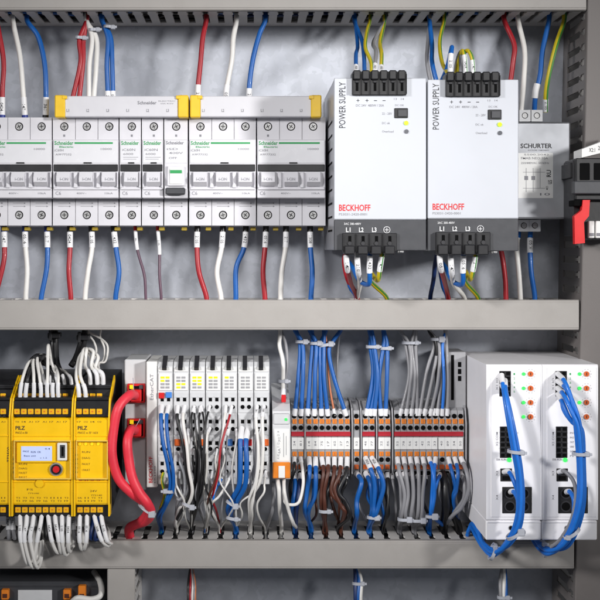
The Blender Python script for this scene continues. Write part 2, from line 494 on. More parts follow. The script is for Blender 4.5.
# DIN rails
def rail(py, x0, x1, label):
    z = (VY-py)*S(70); mb = MB('din')
    mb.box(x0, x1, PANEL-8.5, PANEL-7.5, z-17.5, z-12.5); mb.box(x0, x1, PANEL-8.5, PANEL-7.5, z+12.5, z+17.5)
    mb.box(x0, x1, PANEL-7.5, PANEL-1, z-13.5, z-12.5); mb.box(x0, x1, PANEL-7.5, PANEL-1, z+12.5, z+13.5); mb.box(x0, x1, PANEL-1.4, PANEL-.3, z-12.5, z+12.5)
    tag(mb.build('mounting_rail', origin=(0, PANEL, z)), label, 'mounting rail', 'steel mounting rails')
rail(170, -330, 250, 'steel mounting rail carrying the white circuit breakers')
rail(447, -330, 250, 'steel mounting rail carrying the yellow modules and terminal strip')

# ------------------------------------------------------------------ circuit breakers
YN, YT, YB = 4.0, 20.0, PANEL-9
def breaker(x0, x1, poles, label, kind='normal', text2='iC60H', qr=False):
    o = W((x0+x1)/2, 232, YB); r = thing('circuit_breaker', label, 'circuit breaker', o, 'white circuit breakers in the upper row')
    g = .35
    b = MB('breaker')
    b.pbox(x0+g, x1-g, 139.5, 198, YN, YT+3, .5)                      # nose
    kT = S(YT)/S(YN)
    n = len(poles)
    # body behind the terminal faces
    b.pbox(x0+g, x1-g, 118, 226, YT+3, YB, .3)
    ed = [x0+g] + [(poles[i]+poles[i+1])/2 for i in range(n-1)] + [x1-g]
    for i, p in enumerate(poles):
        a, c = ed[i] + (.25 if i else 0), ed[i+1] - (.25 if i < n-1 else 0)
        b.hole(a, c, 117.5, 140.5, p, 126.5, 3.5, YT, 2.6, None, 'hole')
        b.hole(a, c, 196.5, 225.5, p, 215, 3.5, YT, 2.6, None, 'hole')
    for i, p in enumerate(poles):
        for (py, sgn) in ((126.5, 1), (215, 1)):
            s = MB('steel'); s.cyl(p, py, 2.7, YT+1.3, YT+2.5, 14)
            ang = random.uniform(0, math.pi)
            c = W(p, py, YT+1.3)
            for q in (0, math.pi/2):
                d = Vector((math.cos(ang+q), 0, math.sin(ang+q))); e = Vector((-d.z, 0, d.x))
                s.add([c+d*1.8+e*.26+Vector((0,-.1,0)), c+d*1.8-e*.26+Vector((0,-.1,0)), c-d*1.8-e*.26+Vector((0,-.1,0)), c-d*1.8+e*.26+Vector((0,-.1,0))], [(0,1,2,3)], 'hole')
            s.build('terminal_screw', r)
    # label window with printing
    lw = MB('breaker_label'); lw.pbox(x0+1.2, x1-1.2, 140.4, 163, YN-.35, YN+.5, .15)
    Y = YN-.35
    w = x1-x0; t0 = x0+2
    if kind == 'normal':
        tw = min(19, w*.8); lw.text('Schneider', t0, t0+tw, 141, 145, Y, 'print_green')
        if w > 40:
            lw.pbox(t0+tw+1, x1-6, 142.2, 143.9, Y-.1, Y+.1, 0, 'print_green')
            lw.text('Electric', t0+5, t0+tw, 146, 147.8, Y, 'print_green')
            lw.text(text2, t0, t0+9, 149, 151.5, Y, 'print_grey'); lw.text('10000', x1-18, x1-7, 148, 150, Y, 'print_grey')
            lw.text('A9F77332', t0+1, t0+17, 153.5, 155.5, Y, 'print_grey')
        else:
            lw.text(text2, t0+1, t0+14, 148.5, 151, Y, 'print_grey'); lw.text('6000', t0+2, t0+12, 153, 155, Y, 'print_grey'); 
            lw.pbox(t0+2, t0+17, 157, 157.4, Y-.1, Y+.1, 0, 'print_grey'); lw.pbox(t0+2, t0+15, 159, 159.4, Y-.1, Y+.1, 0, 'print_grey')
    else:
        lw.text('Schneider', t0, t0+18, 141, 144.5, Y, 'print_grey')
        lw.text(text2, t0+1, t0+12, 148, 150, Y, 'print_grey'); lw.text('400V', t0+3, t0+17, 152, 154, Y, 'print_grey'); lw.text('OFF', t0+3, t0+11, 157, 159, Y, 'print_grey')
    lw.build('label_window', r)
    if kind == 'normal':
        st = MB('black'); st.pbox(x0+1, x1-1, 164.3, 171.3, YN-1.2, YN+.5, .4)
        st.pbox(x0+(w*.5-2 if w > 40 else 9), x0+(w*.5+6 if w > 40 else 15), 162.2, 163.6, YN-.8, YN+.5, .1)
        st.build('label_clip', r)
        for i, p in enumerate(poles):
            t = MB('toggle')
            A = W(p-6.7, 186, YN); B = W(p+6.7, 171.5, YN)
            poly = [(YN+.6, A.z-.5), (YN-2.2, A.z), (YN-6.5, A.z+3), (YN-7, A.z+6.5), (YN-3, B.z-.4), (YN+.6, B.z)]
            t.prism(poly, 'x', A.x, B.x)
            t.text('I-ON', p-4, p+4, 177.5, 180.5, YN-7, 'print_light', off=.15)
            t.build('toggle', r)
        fr = MB('breaker')
        for i in range(n+1):
            e = ed[i]; fr.pbox(e-2 if i else e+.3, e+2 if i < n else e-.3, 172, 188, YN-2.4, YN+.4, .5)
        fr.pbox(x0+1, x1-1, 187.6, 189.8, YN-1.4, YN+.4, .4)
        fr.text('C6', x0+3, x0+8.5, 191.4, 195, YN, 'print_grey'); w > 40 and fr.text('10kA', x1-14, x1-6, 192.4, 194.2, YN, 'print_grey')
        if w > 40: fr.text('400V~', x0+24, x0+34, 192.4, 194.2, YN, 'print_grey')
        fr.build('toggle_guard', r)
    else:
        t = MB('toggle'); t.pbox(poles[0]-9, poles[0]+8, 166, 186, YN-2.5, YN+.5, .6); t.build('indicator_frame', r)
        t = MB('label_white'); t.pbox(poles[0]-6.5, poles[0]+6, 168.5, 184, YN-3.2, YN-2.4, .3); t.pbox(poles[0]-6.2, poles[0]+5.7, 170, 173.3, YN-3.6, YN-3.1, .1, 'print_green'); t.build('indicator_window', r)
        t = MB('charcoal'); t.pbox(x0+1.5, x1-3, 187.5, 194.5, YN-6, YN+.5, .9); t.build('lever', r)
    # arrow rules over the lower terminals
    pr = b; pr.m('print_grey')
    for p in poles:
        for q in (0, 1):
            pr.pbox(p-6, p+5, 203+q*3.2, 203.35+q*3.2, YT-.15, YT-.02, 0, 'print_grey'); 
            A = W(p+5, 203.2+q*3.2, YT-.12); pr.add([A+Vector((1.4, 0, 0)), A+Vector((0, 0, .7)), A+Vector((0, 0, -.7))], [(0,1,2)], 'print_grey')
    pr.text('1', poles[0]-1, poles[0]+1, 134.5, 136.8, YT, 'print_grey')
    pr.build('body', r)
    for p in poles:
        y = MB('tab_dull'); y.pbox(p+5, p+10.5, 227, 230.6, YT+7, YT+16, .5); y.build('clamp_tab', r)
    return r
breaker(-15.5, 52, [-3.5, 19, 41.5], 'white three-pole circuit breaker cut by the left edge of the picture')
breaker(52.5, 118.8, [64.2, 86.7, 109.2], 'white three-pole circuit breaker under the left part of the comb busbar')
breaker(119.2, 141.2, [131.8], 'white single-pole circuit breaker directly right of the leftmost busbar-fed three-pole one', text2='iC60N')
breaker(141.6, 163.5, [153.8], 'white single-pole circuit breaker beside the unit with the green indicator', text2='iC60N')
breaker(163.9, 188, [176.2], 'white unit with green indicator window and dark lever', kind='rcd', text2='iSD')
breaker(188.8, 256.2, [200.4, 223, 245.4], 'white three-pole circuit breaker right of the green indicator unit')
breaker(256.8, 325.8, [268, 291, 313.2], 'white three-pole circuit breaker next to the left power supply')

def busbar(x0, x1, label):
    o = W((x0+x1)/2, 118, 30); r = thing('comb_busbar', label, 'busbar', o, 'white comb busbars on top of the breakers')
    b = MB('breaker'); b.pbox(x0+10, x1-10, 96, 116.8, 10, 40, .6)
    k = 0; x = x0+12
    for i in range(6):
        xx = x0+12+i*((x1-x0-14)/6.0); b.text('L%d' % (i % 3+1), xx, xx+2.6, 109, 112, 10, 'print_grey')
    if x0 < 100: b.text('Schneider', x0+83, x0+102, 101, 104.5, 10, 'print_grey'); b.text('ELECTRIC', x0+104, x0+121, 100.5, 101.7, 10, 'print_grey'); b.text('63A 415V', x0+106, x0+119, 103, 104.2, 10, 'print_grey')
    b.build('cover', r)
    for (a, c, d) in ((x0, x0+10.4, 1), (x1-10.4, x1, -1)):
        e = MB('yellow_cap'); e.pbox(a, c, 95, 117.3, 8.6, 42, .8)
        if d == 1: e.pbox(c-3, c+2, 95.4, 99, 8.2, 40, .4)
        else: e.pbox(a-2, a+3, 95.4, 99, 8.2, 40, .4)
        e.build('end_cap', r)
    for i in range(3 if x0 > 150 else 5):
        pass
    return r
busbar(54.5, 188.3, 'white comb busbar with yellow end caps, left of the two')
busbar(190, 321.5, 'white comb busbar with yellow end caps, running up to the power supply')

# ------------------------------------------------------------------ power supplies
def psu(x0, x1, y0, label, yb=251, ysplit=220):
    Y = -55; o = W((x0+x1)/2, 251, PANEL-9); r = thing('power_supply', label, 'power supply', o, 'aluminium power supplies')
    h = MB('alu'); h.pbox(x0+.4, x1-.4, y0+.4, yb-.4, Y+1.2, PANEL-9, .6)
    # vent slits on the underside side wall
    for i in range(9):
        k = S(Y); z = (VY-(y0+40+i*14))*k; xx = (x0+.4-VX)*k
        h.box(xx-.15, xx+.3, Y+25, Y+75, z-.8, z+.8, 0, 'hole')
    h.build('housing', r)
    f = MB('psu_front'); f.pbox(x0, x1, y0, ysplit, Y, Y+1.5, .5)
    f.text('BECKHOFF', x0+5, x0+36.5, ysplit-15, ysplit-8.5, Y, 'print_red')
    f.text('PS3031-2420-0001', x0+5, x0+33, ysplit-6.4, ysplit-4, Y, 'print_grey')
    f.text('POWER SUPPLY', x0+5, x0+11.5, y0+4, y0+50, Y, 'print_black', 90)
    f.text('+', x0+22.5, x0+25.5, y0+21, y0+24, Y); f.text('+', x0+31.5, x0+34.5, y0+21, y0+24, Y)
    f.text('-', x0+40, x0+43, y0+22.3, y0+23, Y); f.text('-', x0+48.5, x0+51.5, y0+22.3, y0+23, Y)
    f.text('DC 24V  480W / 20A', x0+22, x0+50, y0+26.3, y0+28.6, Y, 'print_grey'); f.text('13   14', x0+60, x0+70, y0+20, y0+22, Y, 'print_grey'); f.text('DC OK', x0+61, x0+70, y0+26.3, y0+28.2, Y, 'print_grey')
    f.text('22 - 28V', x0+48, x0+58, y0+34.5, y0+36.8, Y, 'print_grey'); f.text('DC ok', x0+48, x0+56, y0+44, y0+46.2, Y, 'print_grey'); f.text('Overload', x0+48, x0+59.5, y0+52.4, y0+54.6, Y, 'print_grey')
    f.build('front_plate', r)
    d = MB('charcoal'); d.pbox(x0, x1, ysplit+.4, yb, Y+.2, Y+2, .5)
    d.text('3AC 380-480V', x0+10, x0+27, ysplit+3.2, ysplit+5.4, Y, 'print_white')
    for i, t in enumerate(('L1', 'L2', 'L3')): d.text(t, x0+12+i*13, x0+16.5+i*13, ysplit+8, ysplit+12.6, Y, 'print_white')
    c = W(x0+52.8, ysplit+10.3, Y)
    ring = [c+Vector((math.cos(a)*2.4, -.15, math.sin(a)*2.4)) for a in [2*math.pi*i/20 for i in range(21)]]
    d.tube(ring, .25, 6, 'print_white'); d.pbox(x0+50.8, x0+54.8, ysplit+10.1, ysplit+10.6, Y-.15, Y+.1, 0, 'print_white'); d.pbox(x0+52.55, x0+53.05, ysplit+8.2, ysplit+12.4, Y-.2, Y+.1, 0, 'print_white')
    d.build('lower_panel', r)
    t = MB('black')
    # six-way block on the top edge
    def block(a, b, ya, yb_, n, up, nm):
        t = MB('black'); t.pbox(a, b, ya+6, yb_, Y-3, Y+.6, .4); t.pbox(a, b, ya, ya+6.5, Y-1.5, Y+16, .4)
        pw = (b-a)/n
        for i in range(n):
            c0 = a+pw*i
            t.pbox(c0+pw*.08, c0+pw*.92, ya-1.5, ya+8, Y-6, Y+12, .8)
            t.pbox(c0+pw*.36, c0+pw*.66, ya+8.5, yb_-4, Y-3.25, Y-2.9, 0, 'hole')
            t.pbox(c0+pw*.3, c0+pw*.72, ya+8.8, ya+11.2, Y-4.4, Y-3, .3, 'black_soft')
            t.pbox(c0-.3, c0+.5, ya+2, yb_-1, Y-4.6, Y-2.5, .2)
        t.pbox(b-.3, b+.5, ya+2, yb_-1, Y-4.6, Y-2.5, .2)
        t.build(nm, r)
    block(x0+18.5, x0+72.5, y0-6.5, y0+17, 6, 1, 'terminal_block')
    # four-way block at the bottom
    t = MB('black'); a, b = x0+8.5, x0+63; ya, yb_ = ysplit+13.5, yb+4
    t.pbox(a, b, ya, yb_-3, Y-3, Y+1.5, .5)
    pw = (b-a-1)/4
    for i in range(4):
        c0 = a+.5+pw*i
        t.pbox(c0+pw*.4, c0+pw*.62, ya+3, ya+9.5, Y-3.3, Y-2.9, 0, 'hole')
        t.cyl(c0+pw*.5, ya+10.4, 1.5, Y-3.9, Y-2.8, 10, 'black_soft')
        t.pbox(c0+pw*.1, c0+pw*.9, ya+12.5, yb_, Y-6, Y+10, .8)
        t.pbox(c0-.4, c0+.4, ya+1, yb_-2, Y-4.4, Y-2.5, .2)
    t.build('terminal_block', r)
    s = MB('black'); s.pbox(x0+60.5, x0+74, y0+30, y0+40, Y-1, Y+.4, .4); s.pbox(x0+64, x0+73, y0+31.5, y0+38.5, Y-2, Y-.9, .3, 'charcoal'); s.build('adjuster', r)
    l = MB('led_lime'); l.cyl(x0+72.3, y0+45, 1.7, Y-.9, Y+.2, 14); l.build('indicator_light', r, label='lit green indicator light')
    l = MB('led_grey'); l.cyl(x0+72.6, y0+53.4, 1.6, Y-.9, Y+.2, 14); l.build('indicator_light', r, label='unlit grey indicator light')
    sc = MB('steel'); c = W(x0+66.5, yb+.5, Y+2); sc.box(c.x-2.4, c.x+2.4, Y+1, Y+4, c.z-1.4, c.z+.5, .5); sc.box(c.x-1, c.x+1, Y, Y+1.2, c.z-.9, c.z+.2, .2); sc.build('screw', r)
    return r
psu(334, 426.3, 78, 'silver power supply on the left of the pair, beside the breakers', 250.5, 219.5)
psu(427.6, 518.5, 79.5, 'silver power supply on the right of the pair, beside the metal filter', 251, 218.5)

# ------------------------------------------------------------------ mains filter
Y = -2
o = W(545, 220, PANEL); r = thing('line_filter', 'steel cased mains filter with white data label, right of the power supplies', 'filter', o)
h = MB('alu_dark'); h.pbox(505, 570.5, 122, 218.5, Y, PANEL-1, 1.2); h.build('case', r)
l = MB('label_white'); l.pbox(517, 553, 153, 198, Y-.25, Y+.1, 0)
l.text('5500.2042', 524, 549, 153.8, 155.5, Y-.25, 'print_grey'); l.text('FMAB NEO 10A', 521, 548, 157, 159.4, Y-.25, 'print_grey'); l.text('250/440VAC 50/60Hz', 521, 549, 162, 164, Y-.25, 'print_grey')
for (a, b, c, d) in ((523, 545, 172, 172.4), (523, 545, 188, 188.4), (526, 526.4, 168, 192), (533, 533.4, 168, 192), (540, 540.4, 168, 188)): l.pbox(a, b, c, d, Y-.35, Y-.2, 0, 'print_grey')
for (a, c) in ((524.5, 176), (531.5, 176)): l.pbox(a, a+3.6, c, c+4, Y-.45, Y-.3, 0, 'print_grey')
l.text('c', 546, 548, 186, 190, Y-.25, 'print_black', 90); l.text('RU', 546.5, 551, 170, 177, Y-.25, 'print_black', 90); l.text('us', 548, 552, 180, 184, Y-.25, 'print_black', 90)
l.text('10', 540, 550, 193, 195.5, Y-.25, 'print_grey'); l.build('data_label', r)
l = MB('print_black'); l.text('SCHURTER', 520.5, 552, 143.5, 148.3, Y, 'print_black'); l.text('ELECTRONIC COMPONENTS', 528, 549, 149.6, 151, Y, 'print_grey'); l.build('lettering', r)
for px, py in ((525, 115.5), (537, 115.5), (524, 225.5), (535, 225.5)):
    t = MB('grey_io'); t.hole(px-5.6, px+5.6, py-5.6, py+6, px, py, 2.6, 22, 2.4, None, 'hole'); t.box((px-5.6-VX)*S(22), (px+5.6-VX)*S(22), 24.4, 60, (VY-py+5.6)*S(22), (VY-py-6)*S(22)); t.build('terminal', r)
    s = MB('steel'); s.cyl(px, py, 2.1, 22.9, 24.2, 12); s.build('terminal_screw', r)

# ------------------------------------------------------------------ black connector at right edge
Y = -42
o = W(590, 245, 0); r = thing('fuse_connector', 'black multi-way connector with red latch at the right edge', 'connector', o)
b = MB('black'); b.pbox(576, 625, 158, 200, Y+6, -1, .8); b.pbox(573, 582, 160, 236, Y+12, -1, .8); b.pbox(583, 625, 196, 240, Y+14, -1, .6)
for i in range(3): b.pbox(580+i*14, 590+i*14, 163, 180, Y+5.4, Y+7, .4, 'hole')
b.pbox(574, 625, 181, 194, Y, Y+8, .8, 'charcoal'); b.pbox(570, 577, 163, 178, Y+14, -1, .5); b.pbox(574, 588, 200, 206, Y+4, Y+20, .5, 'hole'); b.build('housing', r)
l = MB('label_white'); l.prism([((584-VX)*S(Y), (VY-148.5)*S(Y)), ((625-VX)*S(Y), (VY-133)*S(Y)), ((625-VX)*S(Y), (VY-147)*S(Y)), ((584-VX)*S(Y), (VY-157)*S(Y))], 'y', Y+6, Y+30)
l.text('X2:1', 589, 595, 148, 152, Y+6, 'print_black'); l.text('2', 598, 600, 146, 150, Y+6, 'print_black'); l.build('marker_strip', r)
l = MB('red_latch'); k = S(Y+2); q = lambda a, b: ((a-VX)*k, (VY-b)*k)
l.prism([q(583, 200), q(590, 200), q(589, 216), q(584, 222), q(585, 243), q(575, 244), q(574.5, 216), q(582, 210)], 'y', Y+2, Y+8); l.build('latch', r)
for i in range(3):
    l = MB('label_white'); l.pbox(589+i*7, 594.5+i*7, 221, 238, Y+10, Y+15, .4); l.pbox(589.5+i*7, 594+i*7, 233, 236, Y+9.6, Y+10.2, .1, 'print_grey'); l.build('marker', r)

# ------------------------------------------------------------------ yellow safety modules
def safety(x0, x1, nsq, label, xs_top, xs_bot, main=False, ytop=403, cutoff=False):
    Y = -30; k = S(Y)
    Z = lambda py: (VY-py)*k
    X = lambda px: (px-VX)*k
    o = Vector(((X(x0)+X(x1))/2, 70, Z(517))); r = thing('safety_module', label, 'safety module', o, 'yellow safety modules in the lower row')
    b = MB('black_soft')
    prof = [(PANEL-9, Z(382)), (PANEL-9, Z(505)), (Y+22, Z(517)), (Y+6, Z(517)), (Y+6, Z(402)), (Y+19, Z(401)), (Y+19, Z(388)), (Y+34, Z(384))]
    b.prism(prof, 'x', X(x0)+1.2, X(x1)-1.2); b.build('back_housing', r)
    f = MB('yellow')
    fp = [(Y+6.2, Z(417.5)), (Y+1.5, Z(418.5)), (Y, Z(420)), (Y, Z(437)), (Y, Z(503)), (Y+1, Z(505)), (Y+6.2, Z(505))]
    f.prism(fp, 'x', X(x0), X(x1))
    fl = [(Y-1.3, Z(516)), (Y+9, Z(516)), (Y+9, Z(406)), (Y+38, Z(386)), (Y+36, Z(380)), (Y+20, Z(389)), (Y+4, Z(399)), (Y-1.3, Z(416))]
    f.prism(fl, 'x', X(x0), X(x0)+1.2); f.prism(fl, 'x', X(x1)-1.2, X(x1))
    f.box(X(x0)+1.3, X(x1)-1.3, Y-.7, Y+1, Z(436.6), Z(435.2), .3); f.box(X(x0)+1.3, X(x1)-1.3, Y-.7, Y+1, Z(482.6), Z(481.4), .3)
    Yt = Y-.02
    f.text('PILZ', x0+4, x0+13.5, 426, 429.8, Yt, 'print_black')
    f.text('PNOZ m B0' if main else 'PNOZ m EF 16DI', x0+4, x0+ (16 if main else 24), 431.6, 433.8, Yt, 'print_brown')
    n = len(xs_top)
    for i, x in enumerate(xs_top):
        f.text(random.choice(('A1', 'T0', 'I4', 'O2', 'I7')), x-2, x+2, 421, 422.6, Yt, 'print_brown')
    for i, x in enumerate(xs_bot):
        f.text(random.choice(('I1', 'T3', 'I6', 'O0', 'I9')), x-2, x+2, 500, 501.8, Yt, 'print_brown'); f.text(random.choice(('I1', 'T3', 'I6')), x-2, x+2, 497, 498.6, Yt, 'print_brown')
    f.build('front_cover', r)
    # rows of clamps: dark carrier with yellow levers
    for (pa, pb, xs, ys, Yr, nm) in ((401, 417, xs_top, 411.5, Y+2, 'terminal_row'), (389.5, 400.5, xs_top, 396, Y+16, 'terminal_row'), (505.2, 516.5, xs_bot, 509.8, Y+2, 'terminal_row')):
        t = MB('black'); kk = S(Yr)
        a, c = X(x0)+1.4, X(x1)-1.4
        zt, zb = (VY-pa)*kk, (VY-pb)*kk
        t.box(a, c, Yr, Yr+18, zb, zt, .5)
        if pa < 450: t.box(a, c, Yr+2, Yr+16, zt, zt+2.4, .8)
        bt = t.build(nm, r)
        for x in xs:
            q = MB('yellow_button'); xx = (x-VX)*kk
            q.box(xx-2.2, xx+2.2, Yr-.9, Yr+.3, (VY-ys)*kk-2.1, (VY-ys)*kk+2.1, .35)
            q.pbox(x-1.2, x+.6, ys-.8, ys+.8, Yr-1.0, Yr-.8, 0, 'orange'); q.build('clamp_lever', bt)
    if not cutoff:
        g = MB('clear_plastic')
        a_, b_ = x0+2, x1-2.2
        g.pbox(a_, b_, 440.5, 441.6, Y-3.6, Y-.1, .2); g.pbox(a_, b_, 478.4, 479.6, Y-3.6, Y-.1, .2)
        g.pbox(a_, a_+1.1, 441.7, 478.3, Y-3.6, Y-.1, .2); g.pbox(b_-1.1, b_, 441.7, 478.3, Y-3.6, Y-.1, .2)
        g.build('clear_cover', r)
    if main:
        s = MB('yellow'); s.pbox(x0+5, x0+44, 442.5, 463, Y-1.6, Y+.2, .5); s.build('display_frame', r)
        s = MB('screen'); s.pbox(21, 52, 446.3, 461, Y-2, Y-1.5, .2)
        s.text('PNOZ', 23, 29, 450.5, 452.2, Y-2, 'wire_blue_dark'); s.text('RUN  OK', 31, 41, 451, 453, Y-2, 'wire_blue_dark'); s.text('0.4', 45, 50, 448, 449.6, Y-2, 'wire_blue_dark'); s.text('Base unit', 24, 36, 455, 456.6, Y-2, 'wire_blue_dark'); s.text('v 1.2', 40, 47, 457.2, 458.5, Y-2, 'wire_blue_dark'); s.build('display', r)
        c = MB('label_white'); c.pbox(57, 67, 443, 460.8, Y-2.2, Y, .6); c.pbox(60, 65, 445, 458, Y-2.5, Y-2.1, 0, 'charcoal'); c.pbox(61.6, 63.4, 447, 456, Y-3, Y-2.4, .1, 'hole'); c.build('memory_slot', r)
        c = MB('grey_term'); c.cyl(56, 469.5, 5.0, Y-1.8, Y+.2, 22, 'steel', 5.2); c.cyl(56, 469.5, 4.0, Y-2.6, Y-1.8, 22, 'black'); c.cyl(56, 469.5, 2.6, Y-3.6, Y-2.6, 18, 'red'); c.build('push_knob', r)
        for i in range(5):
            l = MB('black' if i else 'led_yellow'); l.cyl(13.6, 455+i*4.3, .9, Y-.6, Y+.1, 8); l.build('indicator_light', r)
        m = MB('print_black'); 
        for i in range(4): m.text(('RUN', 'DIAG', 'FAULT', 'IFAULT')[i], 19, 27, 459+i*4.4+4, 461+i*4.4+4, Yt, 'print_brown')
        m.text('FS', 27, 33, 488.5, 490.5, Yt, 'print_brown'); m.text('773100', 28, 39, 492.6, 494, Yt, 'print_brown'); m.build('lettering', r)
        sc = MB('yellow'); sc.cyl(39.5, 483.5, 3.2, Y-1.4, Y+.2, 16); sc.build('screw_boss', r)
    elif not cutoff:
        for i in range(4):
            l = MB('led_yellow'); l.cyl(79.5+i*6.2, 444, 1.2, Y-.8, Y+.1, 8); l.build('indicator_light', r)
        for i in range(5):
            l = MB('black'); l.cyl(76.5, 455+i*4.3, .9, Y-.6, Y+.1, 8); l.build('indicator_light', r)
        m = MB('print_black')
        for i in range(4):
            m.text('I%d' % i, 79+i*6, 82+i*6, 479.5, 481, Yt, 'print_red')
            m.text(('RUN','DIAG','FAULT','I FAULT')[i], 82, 90, 451+i*6, 453+i*6, Yt, 'print_brown')
        m.text('24V', 90, 97, 490, 492, Yt, 'print_brown'); m.text('772140', 91, 102, 494.5, 496, Yt, 'print_brown'); m.build('lettering', r)
    else:
        m = MB('print_black'); m.text('PILZ', -4, 6, 414, 417, Yt, 'print_black'); m.text('773500', 7, 10, 447, 462, Yt, 'print_black', 90); m.build('lettering', r)
    return r
safety(11.5, 73, 8, 'yellow safety module with pale display and round red knob', [17+6.9*i for i in range(8)], [18+6.9*i for i in range(8)], True)
safety(73.8, 110, 4, 'narrow yellow safety module without display, right of the one with the knob', [79+6.8*i for i in range(4)], [80+6.7*i for i in range(4)])
safety(-30, 10.7, 4, 'yellow safety module cut by the left edge of the picture', [-24+6.8*i for i in range(5)], [-24+6.8*i for i in range(5)], cutoff=True)

# ------------------------------------------------------------------ bus coupler and I/O terminals
YI = 0.0
def io_holes(b, xa, xb, rows):
    """clamp rows: small square openings above round ones"""
    w = xb-xa
    for (ysq, yrd) in rows:
        for f in (.3, .72):
            c = xa+w*f
            b.pbox(c-1.6, c+1.6, ysq-1.7, ysq+1.9, YI-.75, YI-.4, 0, 'hole')
            b.pbox(c-2.5, c+2.5, ysq-2.8, ysq-2.1, YI-1.1, YI-.5, .1)
            b.cyl(c, yrd, 2.15, YI-1.0, YI-.4, 12, 'grey_io'); b.cyl(c, yrd, 1.7, YI-1.1, YI-.5, 12, 'hole')
ROWS = [(399.5, 407), (421.5, 429), (443, 449), (463.5, 471.5)]
def io_front(r, xa, xb, leds, colour_btns, strip=None):
    b = MB('grey_io'); g = .4
    k = S(YI)
    Z = lambda py: (VY-py)*k
    prof = [(YI+60, Z(362)), (YI+60, Z(484)), (YI+6, Z(486)), (YI, Z(484)), (YI, Z(366)), (YI+4, Z(362.5)), (YI+14, Z(360.5))]
    b.prism(prof, 'x', (xa+g-VX)*k, (xb-g-VX)*k)
    for (p0, p1) in ((392.5, 413), (414.5, 435), (436.5, 455), (456.5, 478)):
        b.pbox(xa+g+.5, xb-g-.5, p0, p1, YI-.5, YI+.2, .3)
    io_holes(b, xa+g, xb-g, ROWS)
    b.build('housing', r)
    l = MB('label_white'); l.pbox(xa+1.2, xb-1.2, 373.5, 390.5, YI-.8, YI+.1, .3)
    for i in range(4):
        for j in range(2):
            l.pbox(xa+3.2+j*5.0, xa+7.2+j*5.0, 376.5+i*3.3, 378.6+i*3.3, YI-1.1, YI-.7, .1, leds[i*2+j])
    l.build('status_window', r)
    lt = MB('black_soft'); lt.add([], [])
    c = W((xa+xb)/2, 364, YI-1)
    lt.prism([(YI-1.5, Z(370)), (YI-4, Z(367.5)), (YI+9, Z(357)), (YI+13, Z(357)), (YI+13, Z(359.5)), (YI+1, Z(369))], 'x', (xa+5-VX)*k, (xa+9.5-VX)*k); lt.build('latch', r)
    cap = MB('label_white'); cap.pbox(xa+1, xb-1, 367.6, 371.6, YI-.6, YI+.2, .2); cap.build('marker', r)
    for (f, colr) in colour_btns:
        q = MB(colr); c0 = xa+(xb-xa)*f; q.pbox(c0-3, c0+3, 439.3, 446, YI-2, YI-.4, .4); q.build('test_contact', r)
GY, LG, YL = 'grey_term', 'led_grey', 'label_yellow'
o = W(158, 486, 60); r = thing('bus_coupler', 'grey bus coupler carrying the two red network cables', 'bus coupler', o)
b = MB('grey_io'); b.pbox(124.5, 146, 359.5, 490, 12, 66, .8); b.build('side_housing', r)
for py in (393, 428):
    j = MB('red'); j.pbox(127, 145, py-9, py+10, 6, 12.2, .6); j.pbox(129, 143, py-7, py+8, 5.6, 6.3, 0, 'hole'); j.pbox(129.5, 133.5, py-8, py-4, 4.8, 6, .2, 'led_yellow'); j.pbox(139, 143, py-8, py-4, 4.8, 6, .2, 'charcoal'); j.build('network_socket', r)
b = MB('label_white'); b.pbox(146.3, 157.2, 361.5, 487.5, YI+.5, YI+60, .6)
b.text('EtherCAT', 150, 153.4, 374, 400, YI+.5, 'print_grey', 90); b.text('BECKHOFF', 148.8, 152.6, 456.5, 483, YI+.5, 'print_red', 90); b.text('EK1100', 154, 155.7, 466, 483, YI+.5, 'print_grey', 90)
b.build('label_strip', r)
io_front(r, 157.3, 173.2, [YL, YL, YL, GY, GY, GY, GY, GY], [])
q = MB('red'); q.pbox(158.6, 164.2, 392.8, 398.6, YI-2.2, YI-.3, .4); q.build('test_contact', r); q = MB('blue_part'); q.pbox(165.6, 171.8, 392.2, 398, YI-2.2, YI-.3, .4); q.build('test_contact', r)
spec = [([GY, GY, GY, GY, YL, YL, YL, GY], [(.25, 'orange_deep'), (.75, 'orange_deep')], 'grey input terminal directly right of the bus coupler'),
        ([YL, YL, YL, YL, GY, YL, GY, GY], [(.75, 'orange_deep')], 'grey input terminal, second right of the bus coupler, with many yellow marks'),
        ([YL, YL, GY, GY, GY, GY, GY, GY], [], 'grey input terminal, third right of the bus coupler'),
        ([YL, GY, GY, GY, GY, GY, GY, GY], [(.5, 'blue_part')], 'grey input terminal, fourth right of the bus coupler, with one yellow mark'),
        ([GY]*8, [(.25, 'red'), (.7, 'red')], 'grey output terminal holding the two blue wires near its middle'),
        ([GY]*8, [(.75, 'orange_deep')], 'grey output terminal at the right end of the bus row, with white wires')]
for i, (leds, cb, lab) in enumerate(spec):
    xa = 173.2+i*16.1; o = W(xa+8, 486, 60); r = thing('io_terminal', lab, 'io terminal', o, 'slim grey terminals of the bus row')
    io_front(r, xa, xa+16.1, leds, cb)

